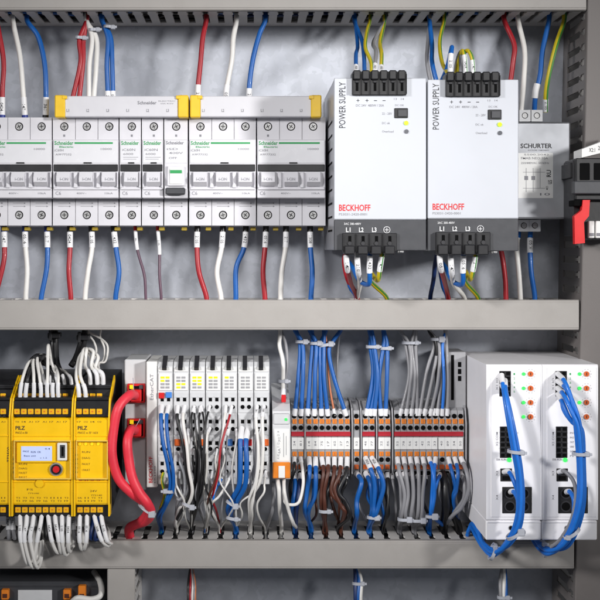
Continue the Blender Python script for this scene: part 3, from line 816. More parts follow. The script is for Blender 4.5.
# ------------------------------------------------------------------ slim relay
Y = -4; o = W(282, 480, 60); r = thing('relay_module', 'slim grey relay with paper label and orange foot, left of the terminal strip', 'relay', o); k = S(Y); Z = lambda py: (VY-py)*k
b = MB('grey_io'); b.prism([(60, Z(392)), (60, Z(480)), (Y+4, Z(480)), (Y, Z(462)), (Y, Z(425)), (Y+5, Z(412)), (Y+22, Z(403))], 'x', (272.5-VX)*k, (290.5-VX)*k)
b.pbox(273.5, 289.5, 414, 424.5, Y-1, Y+6, .6); b.build('housing', r)
l = MB('label_white'); l.pbox(274, 289.5, 429, 461, Y-.4, Y+.1, .1)
for i in range(5): l.text(('21 14', '24V DC', '11 12', '6A', 'A1 A2')[i], 277+(i % 2), 279.4+(i % 2), 431+i*5.8, 436+i*5.8, Y-.4, 'print_grey', 90)
l.pbox(283.4, 283.9, 433, 457, Y-.5, Y-.3, 0, 'print_grey'); l.pbox(286, 286.4, 436, 455, Y-.5, Y-.3, 0, 'print_grey'); l.build('paper_label', r)
f = MB('orange'); f.pbox(272.7, 290.3, 462.5, 478.5, Y-2, Y+8, .6); f.pbox(278.5, 285, 466, 478, Y-2.6, Y-1.9, .2, 'label_white'); f.build('foot', r)
l = MB('led_green'); l.cyl(286, 419.5, 1.2, Y-1.6, Y-.8, 10); l.build('indicator_light', r)
rd = MB('red'); rd.pbox(281.4, 286, 395, 402.5, 8, 14, .5); rd.build('plug', r)

# ------------------------------------------------------------------ terminal strip
YK = 25.0
TW = 6.36
def make_terminal():
    o = W(0, 480, 72); r = thing('terminal_block', 'x', 'terminal block', o, 'narrow grey terminals of the terminal strip')
    k = S(YK); Z = lambda py: (VY-py)*k; x0 = (0-TW/2+.18-VX)*k; x1 = (0+TW/2-.18-VX)*k
    b = MB('grey_term')
    b.prism([(72, Z(405)), (72, Z(486)), (YK+24, Z(481)), (YK+4, Z(477)), (YK, Z(463)), (YK, Z(424)), (YK+3, Z(411)), (YK+20, Z(404))], 'x', x0, x1)
    xc = (x0+x1)/2; cx = 0
    for py, off in ((416.2, 1.6), (427.8, 0), (459.6, 0), (473, 3.2)):
        b.cyl(cx, py, 2.35, YK+off-.6, YK+off+2.4, 12, 'grey_term'); b.cyl(cx, py, 2.0, YK+off-.75, YK+off+1, 12, 'hole')
    b.build('housing', r)
    for py, c, off in ((421.6, 'orange', 0), (454, 'orange', 0), (467, 'orange_deep', .8)):
        q = MB(c); q.pbox(cx-2.2, cx+2.2, py-2.3, py+2.3, YK-.8+off, YK+off+1.2, .3); q.pbox(cx-.5, cx+.5, py-1.4, py+1.4, YK-.95+off, YK-.7+off, 0, 'wire_orange'); q.build('release_button', r)
    return r
proto = make_terminal()
groups = [(294.4, 2, 'W'), (309, 7, 'W'), (356.6, 1, 'K'), (365.5, 2, 'W'), (381.2, 2, 'W'), (397.4, 11, 'W')]
ti = 0; tx = []
desc = {0: 'left of the slim relay gap', }
for gi, (gx, n, kk) in enumerate(groups):
    for j in range(n):
        px = gx+j*TW
        t = proto if ti == 0 else copy_tree(proto)
        p0 = W(px, 480, 72); ref = W(px, 448, YK)
        t.location = Vector((ref.x - (W(0, 448, YK).x - W(0, 480, 72).x), 72, W(0, 480, 72).z))*.001
        t['label'] = 'narrow grey terminal with orange buttons, %s from the left in the terminal strip' % ORD[ti]
        tx.append(px); ti += 1
# bridges, marker strips and end plates
mk = [(291.2, 304, 1, 'left of the strip, over the first two terminals'), (305.8, 350.6, 1, 'over the seven brown and blue fed terminals'), (353.4, 359.8, 0, 'over the single terminal'), (362.3, 375.1, 1, 'over the pair of terminals in mid strip'), (378, 391, 1, 'over the second pair in mid strip'), (394.2, 463.5, 1, 'over the eleven terminals at the right end')]
for (a, b, red, lab) in mk:
    if red:
        q = MB('red_strip'); q.pbox(a, b, 431.9, 436.3, YK-1.8, YK+.5, .3)
        q.pbox(a+.5, b-.5, 432.4, 433.1, YK-2.1, YK-1.7, .1)
        q = q.build('jumper_bridge', origin=W((a+b)/2, 434, YK-1)); tag(q, 'dark red jumper bridge ' + lab, 'jumper', 'dark red jumper bridges')
    pieces = [(a, b)] if b-a < 60 else [(a, a+43.6), (a+44.1, b)]
    for pi, (u, v) in enumerate(pieces):
        q = MB('label_white'); q.pbox(u+.3, v-.3, 437.6, 449.5, YK-1.5, YK+.4, .25)
        n = max(1, round((v-u)/TW))
        for i in range(n):
            cx = u+(i+.5)*(v-u)/n
            if i: q.pbox(cx-(v-u)/n/2-.12, cx-(v-u)/n/2+.12, 438, 449.2, YK-1.6, YK-1.4, 0, 'grey_io')
            q.text(random.choice(('1', '2', '3', '4', '5', '6', '7', '8'))+random.choice('0123456789'), cx-1, cx+1, 441, 446, YK-1.5, 'print_grey', 90)
        q = q.build('marker_strip', origin=W((u+v)/2, 443, YK-1)); tag(q, 'white marker strip ' + (lab if len(pieces) == 1 else ('over the left seven of the eleven terminals at the right end', 'over the last four terminals at the right end')[pi]), 'marker strip', 'white marker strips')
for i, (px, lab) in enumerate(((305, 'after the second terminal'), (352.2, 'after the ninth terminal'), (361.2, 'after the single terminal without jumper'), (376.6, 'between the two pairs in mid strip'), (392.6, 'before the eleven terminals at the right'), (466, 'closing the right end of the strip'))):
    k = S(YK-1); Z = lambda py: (VY-py)*k; q = MB('grey_term')
    q.prism([(72, Z(404)), (72, Z(485)), (YK+12, Z(483)), (YK-1, Z(474)), (YK-2, Z(424)), (YK+3, Z(409)), (YK+18, Z(403))], 'x', (px-.6-VX)*k, (px+.7-VX)*k)
    q = q.build('end_plate', origin=W(px, 480, 70)); tag(q, 'grey end plate ' + lab + ' of the terminal strip' if 'strip' not in lab else 'grey end plate ' + lab, 'end plate', 'grey end plates in the terminal strip')

# grey end device behind the terminals
q = thing('rail_device', 'grey upright device with dark vent marks behind the left white unit', 'rail device', W(456, 408, 60))
b = MB('grey_term'); b.pbox(447, 466, 352, 470, 34, 70, .6); b.build('housing', q)
v = MB('hole'); v.pbox(451.2, 454, 355, 400, 33.6, 34.2); v.build('slot', q)
v = MB('hole')
for i in range(3):
    v.pbox(458, 461.2, 362+i*7, 367+i*7, 33.6, 34.2)
v.build('vent', q)

# ------------------------------------------------------------------ white controller units
def unit(dx, label, leds=4):
    Y = -47; o = W(515+dx, 542, 70); r = thing('controller_unit', label, 'controller', o, 'white controller units at the lower right')
    x0, x1 = 486.3+dx, 542+dx; k = S(Y); Z = lambda py: (VY-py)*k; X = lambda px: (px-VX)*k
    b = MB('white_unit')
    b.prism([(75, Z(365)), (75, Z(520)), (Y+1, Z(520.5)), (Y, Z(519.5)), (Y, Z(366)), (Y+1.2, Z(364.6))], 'x', X(x0), X(x1))
    b.build('case', r)
    bf = MB('white_unit'); bf.box(X(x0)+3.5, X(x1)-1.2, Y-.5, Y, Z(517), Z(367.5), .25)
    ty = Y-.52
    for i in range(4):
        c = W(530.5+dx, 374+14.3*i, ty)
        for a in range(10):
            t = R(a*36); p = c+Vector((math.cos(t)*3.6, 0, math.sin(t)*3.6)); bf.box(p.x-.22, p.x+.22, ty-.12, ty+.1, p.z-.22, p.z+.22, 0, 'print_grey')
    bf.text('X1 IO', 496+dx, 498+dx, 378, 390, ty, 'print_grey', 90); bf.text('X2 COM', 496+dx, 498+dx, 432, 446, ty, 'print_grey', 90); bf.text('ERR RUN', 496.5+dx, 506+dx, 458.5, 460.6, ty, 'print_grey')
    bf.text('X3', 496+dx, 498+dx, 471, 476, ty, 'print_grey', 90); bf.text('X4', 496+dx, 498+dx, 495, 500, ty, 'print_grey', 90)
    for i in range(6): bf.text(('IN1', 'IN2', 'OUT', 'GND', '24V', 'PE')[i], 514+dx, 518+dx, 432+4.6*i, 433.8+4.6*i, ty, 'print_grey')
    for i in range(5): bf.text('%d' % (i+1), 513.5+dx, 515+dx, 373+4.4*i, 375+4.4*i, ty, 'print_green')
    bf.build('front_panel', r)
    lo = MB('white_unit')
    lo.box(X(x0)-.2, X(x1)-.4, Y+1, 60, Z(540.5), Z(520.8), .8); lo.pbox(x0+1, x1-1, 521.6, 523, Y+.2, Y+3, .3); lo.cyl(511+dx, 528, 2, Y+.6, Y+2, 14, 'steel'); lo.cyl(511+dx, 528, 1.4, Y+.4, Y+2, 14, 'hole'); lo.build('lower_cover', r)
    def socket(a, b, c, d, nx, ny, nm='socket', deep=1):
        s = MB('socket'); s.pbox(a, b, c, d, Y-1.0, Y-.3, .3)
        w = (b-a)/nx; h = (d-c)/ny
        for i in range(nx):
            for j in range(ny):
                s.pbox(a+w*i+w*.18, a+w*(i+1)-w*.18, c+h*j+h*.2, c+h*(j+1)-h*.2, Y-1.15, Y-.9, 0, 'hole')
                s.pbox(a+w*i+w*.1, a+w*(i+1)-w*.1, c+h*j+h*.02, c+h*j+h*.16, Y-1.9, Y-.9, .1, 'black_soft')
        s.build(nm, r)
    socket(499.5+dx, 511+dx, 371, 396.5, 2, 5)
    socket(500+dx, 511.5+dx, 426.5, 458, 2, 6)
    socket(500.5+dx, 512+dx, 468.5, 481.5, 1, 2)
    s = MB('socket'); s.pbox(502.3+dx, 532+dx, 487, 513.5, Y-1, Y-.3, .3)
    for (cx, cy) in ((510, 493.5), (510, 506.5), (524, 493.5), (524, 506.5)):
        s.cyl(cx+dx, cy, 4.3, Y-1.7, Y-.8, 18, 'black_soft'); s.cyl(cx+dx, cy, 3.2, Y-1.8, Y-1.4, 18, 'hole')
    s.build('socket', r)
    for i in range(4):
        if i < leds:
            l = MB('led_green'); l.cyl(523.7+dx, 374+14.3*i, 1.35, Y-1.2, Y-.3, 14); l.build('indicator_light', r)
        q = MB('orange_deep'); q.cyl(530.7+dx, 374+14.3*i, 2.0, Y-1.5, Y-.3, 18); q.pbox(530.3+dx, 531.1+dx, 372.6+14.3*i, 375.4+14.3*i, Y-1.65, Y-1.45, 0, 'wire_brown'); q.build('rotary_switch', r)
    l = MB('led_green'); l.cyl(509.3+dx, 460, 1.7, Y-1.2, Y-.3, 14); l.build('indicator_light', r)
    return r
unit(0, 'white controller unit on the left of the pair, beside the terminal strip')
unit(56, 'white controller unit on the right of the pair, at the right edge', 3)

# ------------------------------------------------------------------ device under the bottom duct
q = thing('low_device', 'dark grey device with pale label below the bottom duct at the left', 'device', W(50, 600, 60))
b = MB('charcoal'); b.pbox(-20, 103, 582, 660, 18, 70, 1.5); b.pbox(-20, 100, 586, 587, 17, 19, .3); b.build('housing', q)
l = MB('grey_io'); l.pbox(18, 52, 590, 640, 17.6, 18.2); l.build('paper_label', q)
for px in (5, 67, 82):
    t = MB('orange'); t.pbox(px-4, px+3.5, 586 if px > 80 else 590, 600, 12, 18, .6); t.pbox(px-2.5, px+2, 594, 598, 11.6, 12.2, 0, 'wire_brown'); t.build('terminal', q)
wire([(72, 602, 8), (78, 598, 6), (92, 599, 6), (101, 594, 8), (100, 582, 20), (94, 572, 40)], 2.4, 'wire_white', 'thick white wire curling up beside the dark device below the bottom duct')

# ------------------------------------------------------------------ wires: top duct to breakers
G1 = 'wires between the top duct and the upper row'
def top_wire(xd, pts, r, m, label, sl=True, extra=None, Yd=36, stripe=None, fer=None):
    a = duct('top', xd, Yd, .6)
    p = [a[1], a[0]] + pts
    sleeves = []
    if sl: sleeves.append((-13.5 if sl is True else -sl, -.5, 'sleeve', 'text'))
    if fer: sleeves.append((-2.5, -.05, fer, 'ferrule'))
    return wire(p, r, m, label, G1, sleeves, stripe=stripe)
top_wire(3, [(3, 60, 32), (2.5, 90, 30), (2.2, 118, 30)], 2.1, 'wire_red', 'red wire at the left edge, coming down from the top duct', 17, fer='ferrule_blue')
top_wire(17, [(20, 55, 30), (23, 90, 28), (25, 118, 30)], 2.1, 'wire_white', 'white wire from the top duct, directly left of the lone blue one', 17, fer='ferrule_blue')
top_wire(31, [(38, 36, 34), (45, 62, 30), (46, 90, 28), (45.5, 118, 30)], 2.1, 'wire_blue', 'single blue wire from the top duct beside the left busbar cap', 17, fer='wire_black')
top_wire(80, [(80, 40, 33), (80.5, 62, 30), (73, 97, 30), (71, 108, 30)], 2, 'wire_red', 'left strand of the tied red pair above the left busbar', False)
top_wire(80, [(83, 40, 34), (83.5, 62, 31), (79.5, 97, 30), (79, 108, 30)], 2, 'wire_red', 'right strand of the tied red pair above the left busbar', False)
top_wire(94, [(92.5, 38, 33), (90, 65, 30), (89, 97, 30), (89, 108, 30)], 2, 'wire_white', 'left strand of the tied white pair above the left busbar', False)
top_wire(94, [(96, 38, 34), (97, 65, 31), (94, 97, 30), (94, 108, 30)], 2, 'wire_white', 'right strand of the tied white pair above the left busbar', False)
top_wire(108, [(107.5, 38, 33), (107.5, 65, 30), (108, 97, 30), (108, 108, 30)], 2, 'wire_blue', 'left strand of the tied blue pair above the left busbar', 14)
top_wire(108, [(110.8, 38, 34), (112.5, 65, 31), (113, 97, 30), (113, 108, 30)], 2, 'wire_blue', 'right strand of the tied blue pair above the left busbar', 14)
tie(81, 38, 33, 8.5, 6, 'small white tie round the red pair of wires', 6)
tie(94.5, 30, 33.5, 8.5, 6, 'white tie round the white pair under the top duct', 0)
tie(109.5, 27, 33.5, 8.5, 6, 'white tie round the blue pair under the top duct', 8)
top_wire(201, [(202.5, 38, 32), (200.5, 62, 30), (198, 90, 29), (199, 108, 30)], 2.1, 'wire_red', 'single red wire from the top duct into the right busbar', 19)
top_wire(231, [(234, 38, 32), (232, 60, 30), (226.5, 90, 29), (227, 108, 30)], 2.1, 'wire_white', 'single white wire from the top duct into the right busbar', 19)
top_wire(262, [(260, 34, 33), (253, 58, 30), (249.5, 85, 29), (249.5, 108, 30)], 2.1, 'wire_blue', 'single blue wire from the top duct into the right busbar', 16)

# power supply feeders at the top
def ps_top(dx, nm):
    Yp = -50
    top_wire(357+dx, [(357+dx, 46, 10), (356+dx, 55, -20), (356+dx, 74, Yp)], 1.6, 'wire_blue', 'white sleeved blue wire in the first top terminal of the %s power supply' % nm, 14, fer='wire_black')
    top_wire(362+dx, [(362+dx, 40, 10), (364+dx, 56, -20), (364.5+dx, 74, Yp)], 1.7, 'wire_blue', 'blue wire in the second top terminal of the %s power supply' % nm, False)
    top_wire(372+dx, [(367+dx, 34, 10), (366+dx, 48, -15), (371+dx, 62, -35), (371.5+dx, 74, Yp)], 1.5, 'wire_yellow', 'yellow and green wire in the third top terminal of the %s power supply' % nm, False, stripe='wire_green')
    top_wire(378+dx, [(374+dx, 42, 10), (376+dx, 52, -20), (374+dx, 74, Yp)], 1.6, 'wire_grey', 'white sleeved grey wire above the %s power supply' % nm, 15)
    top_wire(384+dx, [(380+dx, 42, 10), (381.5+dx, 54, -20), (381+dx, 74, Yp)], 1.6, 'wire_yellow', 'white sleeved yellow and green wire above the %s power supply' % nm, 13, stripe='wire_green')
ps_top(0, 'left')
Yp = -50
top_wire(434, [(432, 45, 25), (432, 62, 5), (437, 84, 0)], 1.9, 'wire_blue', 'blue wire bending behind the left side of the right power supply', False)
top_wire(430, [(428, 45, 30), (427, 62, 15), (431, 84, 10)], 1.7, 'wire_grey', 'grey wire running down between the two power supplies', False)
top_wire(443, [(440, 42, 20), (442, 62, -10), (448, 74, Yp)], 1.6, 'wire_yellow', 'yellow and green wire at the left corner of the right power supply', False, stripe='wire_green')
wire([(440, 84, -20), (447, 68, -40), (452, 47, -45), (450.5, 60, Yp-2), (450.3, 76, Yp)], 1.7, 'wire_blue', 'blue wire arching into the first top terminal of the right power supply', G1, [(-17, -1, 'sleeve', 'text')])
wire([(454, 84, -15), (458, 64, -36), (463, 50, -45), (465, 60, Yp), (466, 76, Yp)], 1.5, 'wire_yellow', 'yellow and green wire arching behind the third top terminal of the right power supply', G1, [(-16, -1, 'sleeve', 'text')], stripe='wire_green')
wire([(457, 84, -15), (460, 64, -33), (467, 51, -45), (472, 58, Yp), (473.5, 76, Yp)], 1.5, 'wire_yellow', 'yellow and green wire arching into the fourth top terminal of the right power supply', G1, [(-12, -1, 'sleeve', 'text')], stripe='wire_green')
wire([(455, 86, -10), (456, 66, -30), (461, 52, -40), (461, 64, -44), (461, 76, Yp)], 1.5, 'wire_grey', 'grey wire arching into the second top terminal of the right power supply', G1)

top_wire(510, [(513.5, 45, 30), (513, 62, 28), (509, 92, 30)], 2.1, 'wire_red', 'red wire passing behind the right power supply from the top duct', False)
top_wire(521, [(524.5, 50, 32), (524, 78, 30), (521, 112, 34)], 2.1, 'wire_white', 'white wire from the top duct into the filter', False)
top_wire(541, [(543, 50, 32), (540, 75, 28), (535.5, 95, 28), (534, 116, 34)], 2.1, 'wire_blue', 'blue wire from the top duct into the filter', False)
top_wire(564, [(556, 45, 24), (549, 72, 24), (546, 92, 28), (545.5, 112, 34)], 2, 'wire_yellow', 'yellow and green wire slanting from the top duct to the filter', 11, stripe='wire_green')
sl = MB('sleeve'); p = [W(537.3, 84, 27), W(535.6, 91, 27), W(534.8, 98, 28)]; sl.tube(spline(p), 2.6, 10); w = bpy.data.objects['wire']
bl = sl.build('marker_sleeve', origin=p[1]); 
# hang the sleeve on its blue wire
for ob in COL.objects:
    if ob.get('label') == 'blue wire from the top duct into the filter':
        bl.parent = ob; bl.location = (p[1]-Vector(ob['_o']))*.001

# ------------------------------------------------------------------ wires: breakers down to the middle duct
G2 = 'wires hanging from the upper row into the middle duct'
def low_wire(pts, xd, r, m, label, fer='wire_black', sl=(5, 18), Yd=30, stripe=None):
    a = duct('mid_top', xd, Yd, .6)
    s = []
    if fer: s.append((0, 5, fer, 'ferrule'))
    if sl: s.append((sl[0], sl[1], 'sleeve', 'text'))
    return wire(pts+[a[0], a[1]], r, m, label, G2, s, stripe=stripe)
lw = [([(4, 226, 34), (4.5, 245, 32), (3.5, 262, 30)], -3, 'wire_red', 'ferrule_blue'), ([(25, 226, 34), (25.5, 245, 32), (27.5, 270, 30)], 26, 'wire_white', 'ferrule_blue'),
      ([(47, 226, 34), (47.5, 245, 32), (47, 268, 30)], 41, 'wire_blue', 'ferrule_blue'), ([(70, 226, 34), (70, 250, 32), (69.5, 272, 30)], 71.5, 'wire_red', 'wire_black'),
      ([(91.5, 226, 34), (92, 248, 32), (88.5, 272, 30)], 86, 'wire_white', 'wire_black'), ([(113.5, 226, 34), (116, 248, 32), (119, 272, 30)], 116.5, 'wire_blue', 'wire_black'),
      ([(197.5, 226, 34), (197, 248, 32), (199, 272, 30)], 205, 'wire_red', 'wire_black'), ([(223, 226, 34), (221.5, 248, 32), (217.5, 272, 30)], 221, 'wire_white', 'wire_black'),
      ([(246, 226, 34), (244, 248, 32), (236, 268, 30)], 234.5, 'wire_blue', 'wire_black'), ([(266, 226, 34), (265, 248, 32), (263.5, 272, 30)], 265, 'wire_red', 'wire_black'),
      ([(286, 226, 34), (285.5, 248, 32), (282, 272, 30)], 281, 'wire_white', 'wire_black'), ([(310, 226, 34), (310.5, 248, 32), (312, 272, 30)], 313, 'wire_blue', 'wire_black')]
names = ['under the breaker cut by the left edge', 'under the same breaker as the leftmost red one', 'under the right pole of the leftmost breaker', 'under the first pole of the second breaker from the left', 'under the middle pole of the second breaker from the left', 'under the third pole of the second breaker from the left',
         'under the breaker right of the green indicator unit, first pole', 'under the breaker right of the green indicator unit, middle pole', 'under the breaker right of the green indicator unit, third pole', 'under the first pole of the breaker beside the power supply', 'under the middle pole of the breaker beside the power supply', 'under the last pole of the breaker beside the power supply']
for (p, xd, m, f), nme in zip(lw, names):
    low_wire(p, xd, 2.1, m, '%s wire %s' % (m.split('_')[1], nme), f)
low_wire([(135, 226, 34), (137.5, 250, 32), (144.5, 275, 30)], 144, 1.2, 'wire_violet', 'thin purplish wire under the first single-pole breaker', 'red', (4, 20))
low_wire([(157.5, 226, 34), (159.5, 250, 32), (160, 275, 30)], 160, 1.2, 'wire_violet', 'thin purplish wire under the second single-pole breaker', 'red', (4, 24))

def ps_low(dx, nm):
    Yp = -44
    low_wire([(346+dx, 252, Yp), (347+dx, 266, Yp), (351+dx, 282, -20)], 357+dx, 1.9, 'wire_red', 'red wire with white sleeve under the L1 terminal of the %s power supply' % nm, None, (3, 18), Yd=14)
    low_wire([(357+dx, 252, Yp), (358+dx, 270, Yp), (360+dx, 284, -20)], 363+dx, 1.9, 'wire_white', 'white wire with sleeve under the L2 terminal of the %s power supply' % nm, None, (3, 20), Yd=14)
    low_wire([(370+dx, 252, Yp), (369.5+dx, 268, Yp), (368.5+dx, 284, Yp+6), (359+dx, 281, -20), (352+dx, 268, -8), (347+dx, 262, 5), (349+dx, 285, 12)], 350+dx, 1.9, 'wire_blue', 'blue wire looping under the L3 terminal of the %s power supply' % nm, None, (3, 16), Yd=20)
    low_wire([(382.5+dx, 252, Yp), (380+dx, 268, Yp), (377+dx, 280, Yp+10), (371+dx, 272, -12), (371+dx, 282, 0)], 380+dx, 1.8, 'wire_yellow', 'yellow and green wire under the earth terminal of the %s power supply' % nm, None, (4, 15), Yd=18, stripe='wire_green')
ps_low(0, 'left'); ps_low(93.5, 'right')
low_wire([(346, 252, 0), (344, 262, 4), (348, 280, 8)], 352, 1.8, 'wire_red', 'short red wire behind the sleeves of the left power supply', None, None, Yd=26)
low_wire([(437, 252, 0), (435, 264, 6), (433, 280, 12)], 432, 1.8, 'wire_blue_dark', 'dark blue wire at the left foot of the right power supply', None, None, Yd=30)
low_wire([(501, 250, 32), (503, 262, 30), (505, 280, 30)], 508, 2.1, 'wire_red', 'red wire coming out under the right corner of the right power supply', None, None)
low_wire([(518, 232, 34), (517, 250, 32), (518.5, 275, 30)], 525, 2.1, 'wire_white', 'white wire from the left bottom terminal of the filter', 'wire_blue', (5, 6))
low_wire([(530.5, 232, 34), (530, 246, 30), (531, 272, 28)], 541, 2.1, 'wire_blue', 'blue wire from the right bottom terminal of the filter', None, (6, 18))

# ------------------------------------------------------------------ wires above the terminal strip
G3 = 'wires from the middle duct into the terminal strip'
def drop(xd, pts, r, m, label, sl=6, Yd=34, kind='plain'):
    a = duct('mid_bot', xd, Yd, 1.5)
    return wire([a[1], a[0]]+pts, r, m, label, G3, [(-sl, -.1, 'sleeve', kind)] if sl else [])
bl = [(299, [(300, 345, 34), (298.5, 375, 30), (294.5, 416, 27)]), (301, [(303, 345, 32), (303, 375, 28), (301, 416, 27)]), (313, [(313, 345, 34), (310, 378, 30), (307.5, 416, 27)]),
      (314, [(316.5, 345, 32), (315, 375, 28), (314.5, 416, 27)]), (324, [(321, 346, 33), (320.5, 372, 29), (321.5, 416, 27)]), (325, [(324.5, 346, 31), (324, 378, 27), (328, 416, 27)]), (342, [(333, 340, 34), (329.5, 352, 32), (334, 378, 29), (346.5, 416, 27)])]
for i, (xd, p) in enumerate(bl):
    drop(xd, p, 1.75, 'wire_blue', 'blue wire, %s from the left above the left half of the terminal strip' % ORD[i])
drop(328, [(326.5, 350, 33), (329.5, 385, 30), (335, 416, 27)], .9, 'wire_orange', 'thin orange-brown wire among the left blue bundle above the terminals')
drop(340, [(338, 350, 52), (337, 385, 44), (341, 416, 27)], 1.0, 'wire_grey', 'thin grey wire in shade between the blue ones above the terminals')
bl = [(371, [(370, 346, 34), (373, 375, 31), (366, 416, 27)]), (372, [(373, 346, 32), (376, 380, 29), (370, 416, 27)]), (375, [(375, 346, 31), (377.5, 378, 27), (374, 416, 26)]), (386, [(383.5, 346, 33), (379, 378, 29), (381, 416, 27)]), (387, [(386.5, 346, 32), (387, 375, 28), (385.5, 416, 27)])]
for i, (xd, p) in enumerate(bl):
    drop(xd, p, 1.75, 'wire_blue', 'blue wire, %s from the left in the tied pair of bundles in mid strip' % ORD[i])
bl = [(406, [(406, 345, 34), (409, 375, 31), (400, 416, 27)]), (407, [(409, 345, 32), (411, 375, 29), (406, 416, 27)]), (408, [(412, 345, 32), (415, 380, 29), (411, 416, 27)]), (410, [(415, 345, 33), (417, 380, 30), (417, 416, 27)]),
      (434, [(434, 345, 34), (427, 370, 32), (419, 416, 27)]), (436, [(437, 345, 33), (433, 375, 30), (424, 416, 27)]), (437, [(439, 345, 32), (438, 380, 28), (430, 416, 27)]), (446, [(444, 345, 34), (441, 380, 31), (437, 416, 27)]), (447, [(446.5, 345, 33), (448, 380, 29), (447, 416, 27)])]
for i, (xd, p) in enumerate(bl):
    drop(xd, p, 1.5, 'wire_grey', 'grey wire, %s from left of those above the right half of the strip' % ORD[i])
drop(443, [(442.5, 345, 32), (444, 380, 27), (442, 416, 26)], 1.3, 'wire_blue_bright', 'bright blue wire among the grey ones above the right end of the strip')
drop(435, [(435.5, 345, 31), (436.5, 380, 33), (434, 416, 27)], 1.3, 'wire_black', 'black wire among the grey ones above the right end of the strip')
tie(301.5, 341.5, 33, 8.5, 7, 'white tie on the leftmost blue bundle above the terminals', 0, hs=1.2)
tie(315.5, 343, 33, 8.5, 7, 'white tie on the second blue bundle above the terminals', 0, hs=1.2)
tie(326, 344.5, 33, 11, 8, 'white tie on the blue and brown bundle above the terminals', -10, hs=1.3)
tie(372.8, 346.5, 33, 10, 8, 'clear tie on the left blue bundle in mid strip', 0)
tie(385.3, 348, 33, 9, 8, 'clear tie on the right blue bundle in mid strip', 0)
tie(410.5, 342.5, 33, 13, 8, 'clear tie round the four grey wires', 0)
tie(436.5, 339, 33, 10, 8, 'pale tie round the grey and black bundle beside the white unit', 0, hs=1.4)
# relay feed from above
drop(281, [(279.5, 345, 30), (283.5, 362, 26), (283, 385, 18), (283.5, 398, 11)], 1.7, 'wire_white', 'white wire with sleeve plugged into the top of the slim relay', 8)
drop(284, [(286, 345, 32), (287.5, 365, 28), (285, 385, 20), (285.5, 398, 12)], 1.3, 'wire_grey', 'grey wire running beside the white one to the slim relay', 0)
tie(283.5, 381, 20, 6.5, 5, 'small tie above the slim relay', 0)

# ------------------------------------------------------------------ wires below the terminal strip
G4 = 'wires from the terminal strip down into the bottom duct'
def sag(pts, xd, r, m, label, sl=(0, 8), Yd=18, grp=G4, kind='plain', stripe=None, sm='sleeve'):
    a = duct('bottom', xd, Yd, 1.2)
    return wire(pts+[a[0], a[1]], r, m, label, grp, [(sl[0], sl[1], sm, kind)] if sl else [], stripe=stripe)
sag([(309, 458, 24), (309.5, 472, 12), (307, 495, 12), (305, 512, 14)], 311, 1.8, 'wire_blue', 'left of the two blue wires below the third terminal', (0, 10))
sag([(315.4, 458, 24), (315.8, 474, 12), (314.5, 495, 12), (308.5, 512, 14)], 311, 1.8, 'wire_blue', 'right of the two blue wires below the fourth terminal', (0, 10))
sag([(294.4, 474, 26), (295, 486, 18), (293, 505, 16)], 296, 1.8, 'wire_blue', 'blue wire low in the first terminal, beside the relay', (0, 6))
sag([(300.6, 474, 26), (299, 488, 17), (297, 508, 15)], 297, 1.8, 'wire_blue_dark', 'dark blue wire low in the second terminal, beside the relay', (0, 6))
sag([(321.8, 458, 24), (323.5, 472, 13), (322, 490, 12), (322, 508, 14)], 327, 1.6, 'wire_brown', 'brown wire, leftmost of the brown group below the strip', (0, 9))
sag([(328, 458, 24), (328, 472, 12), (324, 492, 10), (325.5, 510, 13)], 328, 1.6, 'wire_brown', 'brown wire, second of the brown group below the strip', (0, 9))
sag([(334.4, 458, 24), (334, 474, 12), (332, 492, 9), (339, 503, 10), (345, 512, 13)], 343, 1.6, 'wire_brown', 'brown wire crossing to the right below the strip', (0, 9))
sag([(340.8, 458, 24), (339.5, 474, 12), (335, 490, 9), (341, 505, 10), (346, 514, 13)], 344, 1.6, 'wire_brown', 'brown wire, rightmost of the brown group below the strip', (0, 9))
sag([(347.2, 458, 24), (346, 474, 12), (339, 492, 9), (346, 502, 10), (349.5, 516, 13)], 344, 1.7, 'wire_black', 'black wire curling beside the brown group below the strip', (0, 10))
sag([(330, 474, 26), (330.5, 484, 14), (326, 500, 14)], 327, 1.6, 'wire_black', 'black wire behind the brown group below the strip', (0, 6))
tie(325, 511, 14, 8.5, 7, 'pale tie round the left brown bundle over the bottom duct', 0)
sag([(356.6, 473, 27), (361.5, 482, 14), (357, 500, 14), (357, 514, 14)], 358, 2.0, 'wire_blue', 'single blue wire low under the terminal without jumper', (0, 6))
sag([(365.5, 473, 27), (370.5, 484, 14), (372, 505, 14), (371.5, 516, 15)], 373, 1.9, 'wire_blue', 'blue wire in the lower hole of the first mid strip pair', (0, 7))
sag([(371.8, 473, 27), (376, 484, 13), (376, 502, 12), (373, 516, 14)], 374, 1.9, 'wire_blue', 'blue wire in the lower hole of the second mid strip terminal', (0, 7))
sag([(365.5, 458, 24), (371, 470, 10), (375, 486, 9), (373.5, 505, 10), (372.5, 517, 13)], 373, 1.9, 'wire_blue', 'blue wire with long white sleeve from the upper hole, left', (0, 15), kind='text')
sag([(371.8, 458, 24), (379, 470, 9), (384, 486, 7), (379, 505, 9), (373.8, 518, 13)], 374, 1.9, 'wire_blue', 'blue wire with long white sleeve bulging furthest right in mid strip', (0, 15), kind='text')
tie(373, 517, 14, 8.5, 7, 'white tie round the mid strip blue bundle over the bottom duct', 0, hs=1.3)
sag([(387.4, 473, 27), (388, 490, 18), (386, 515, 16)], 390, 1.5, 'wire_black', 'thin black wire dropping alone in mid strip', (0, 5))
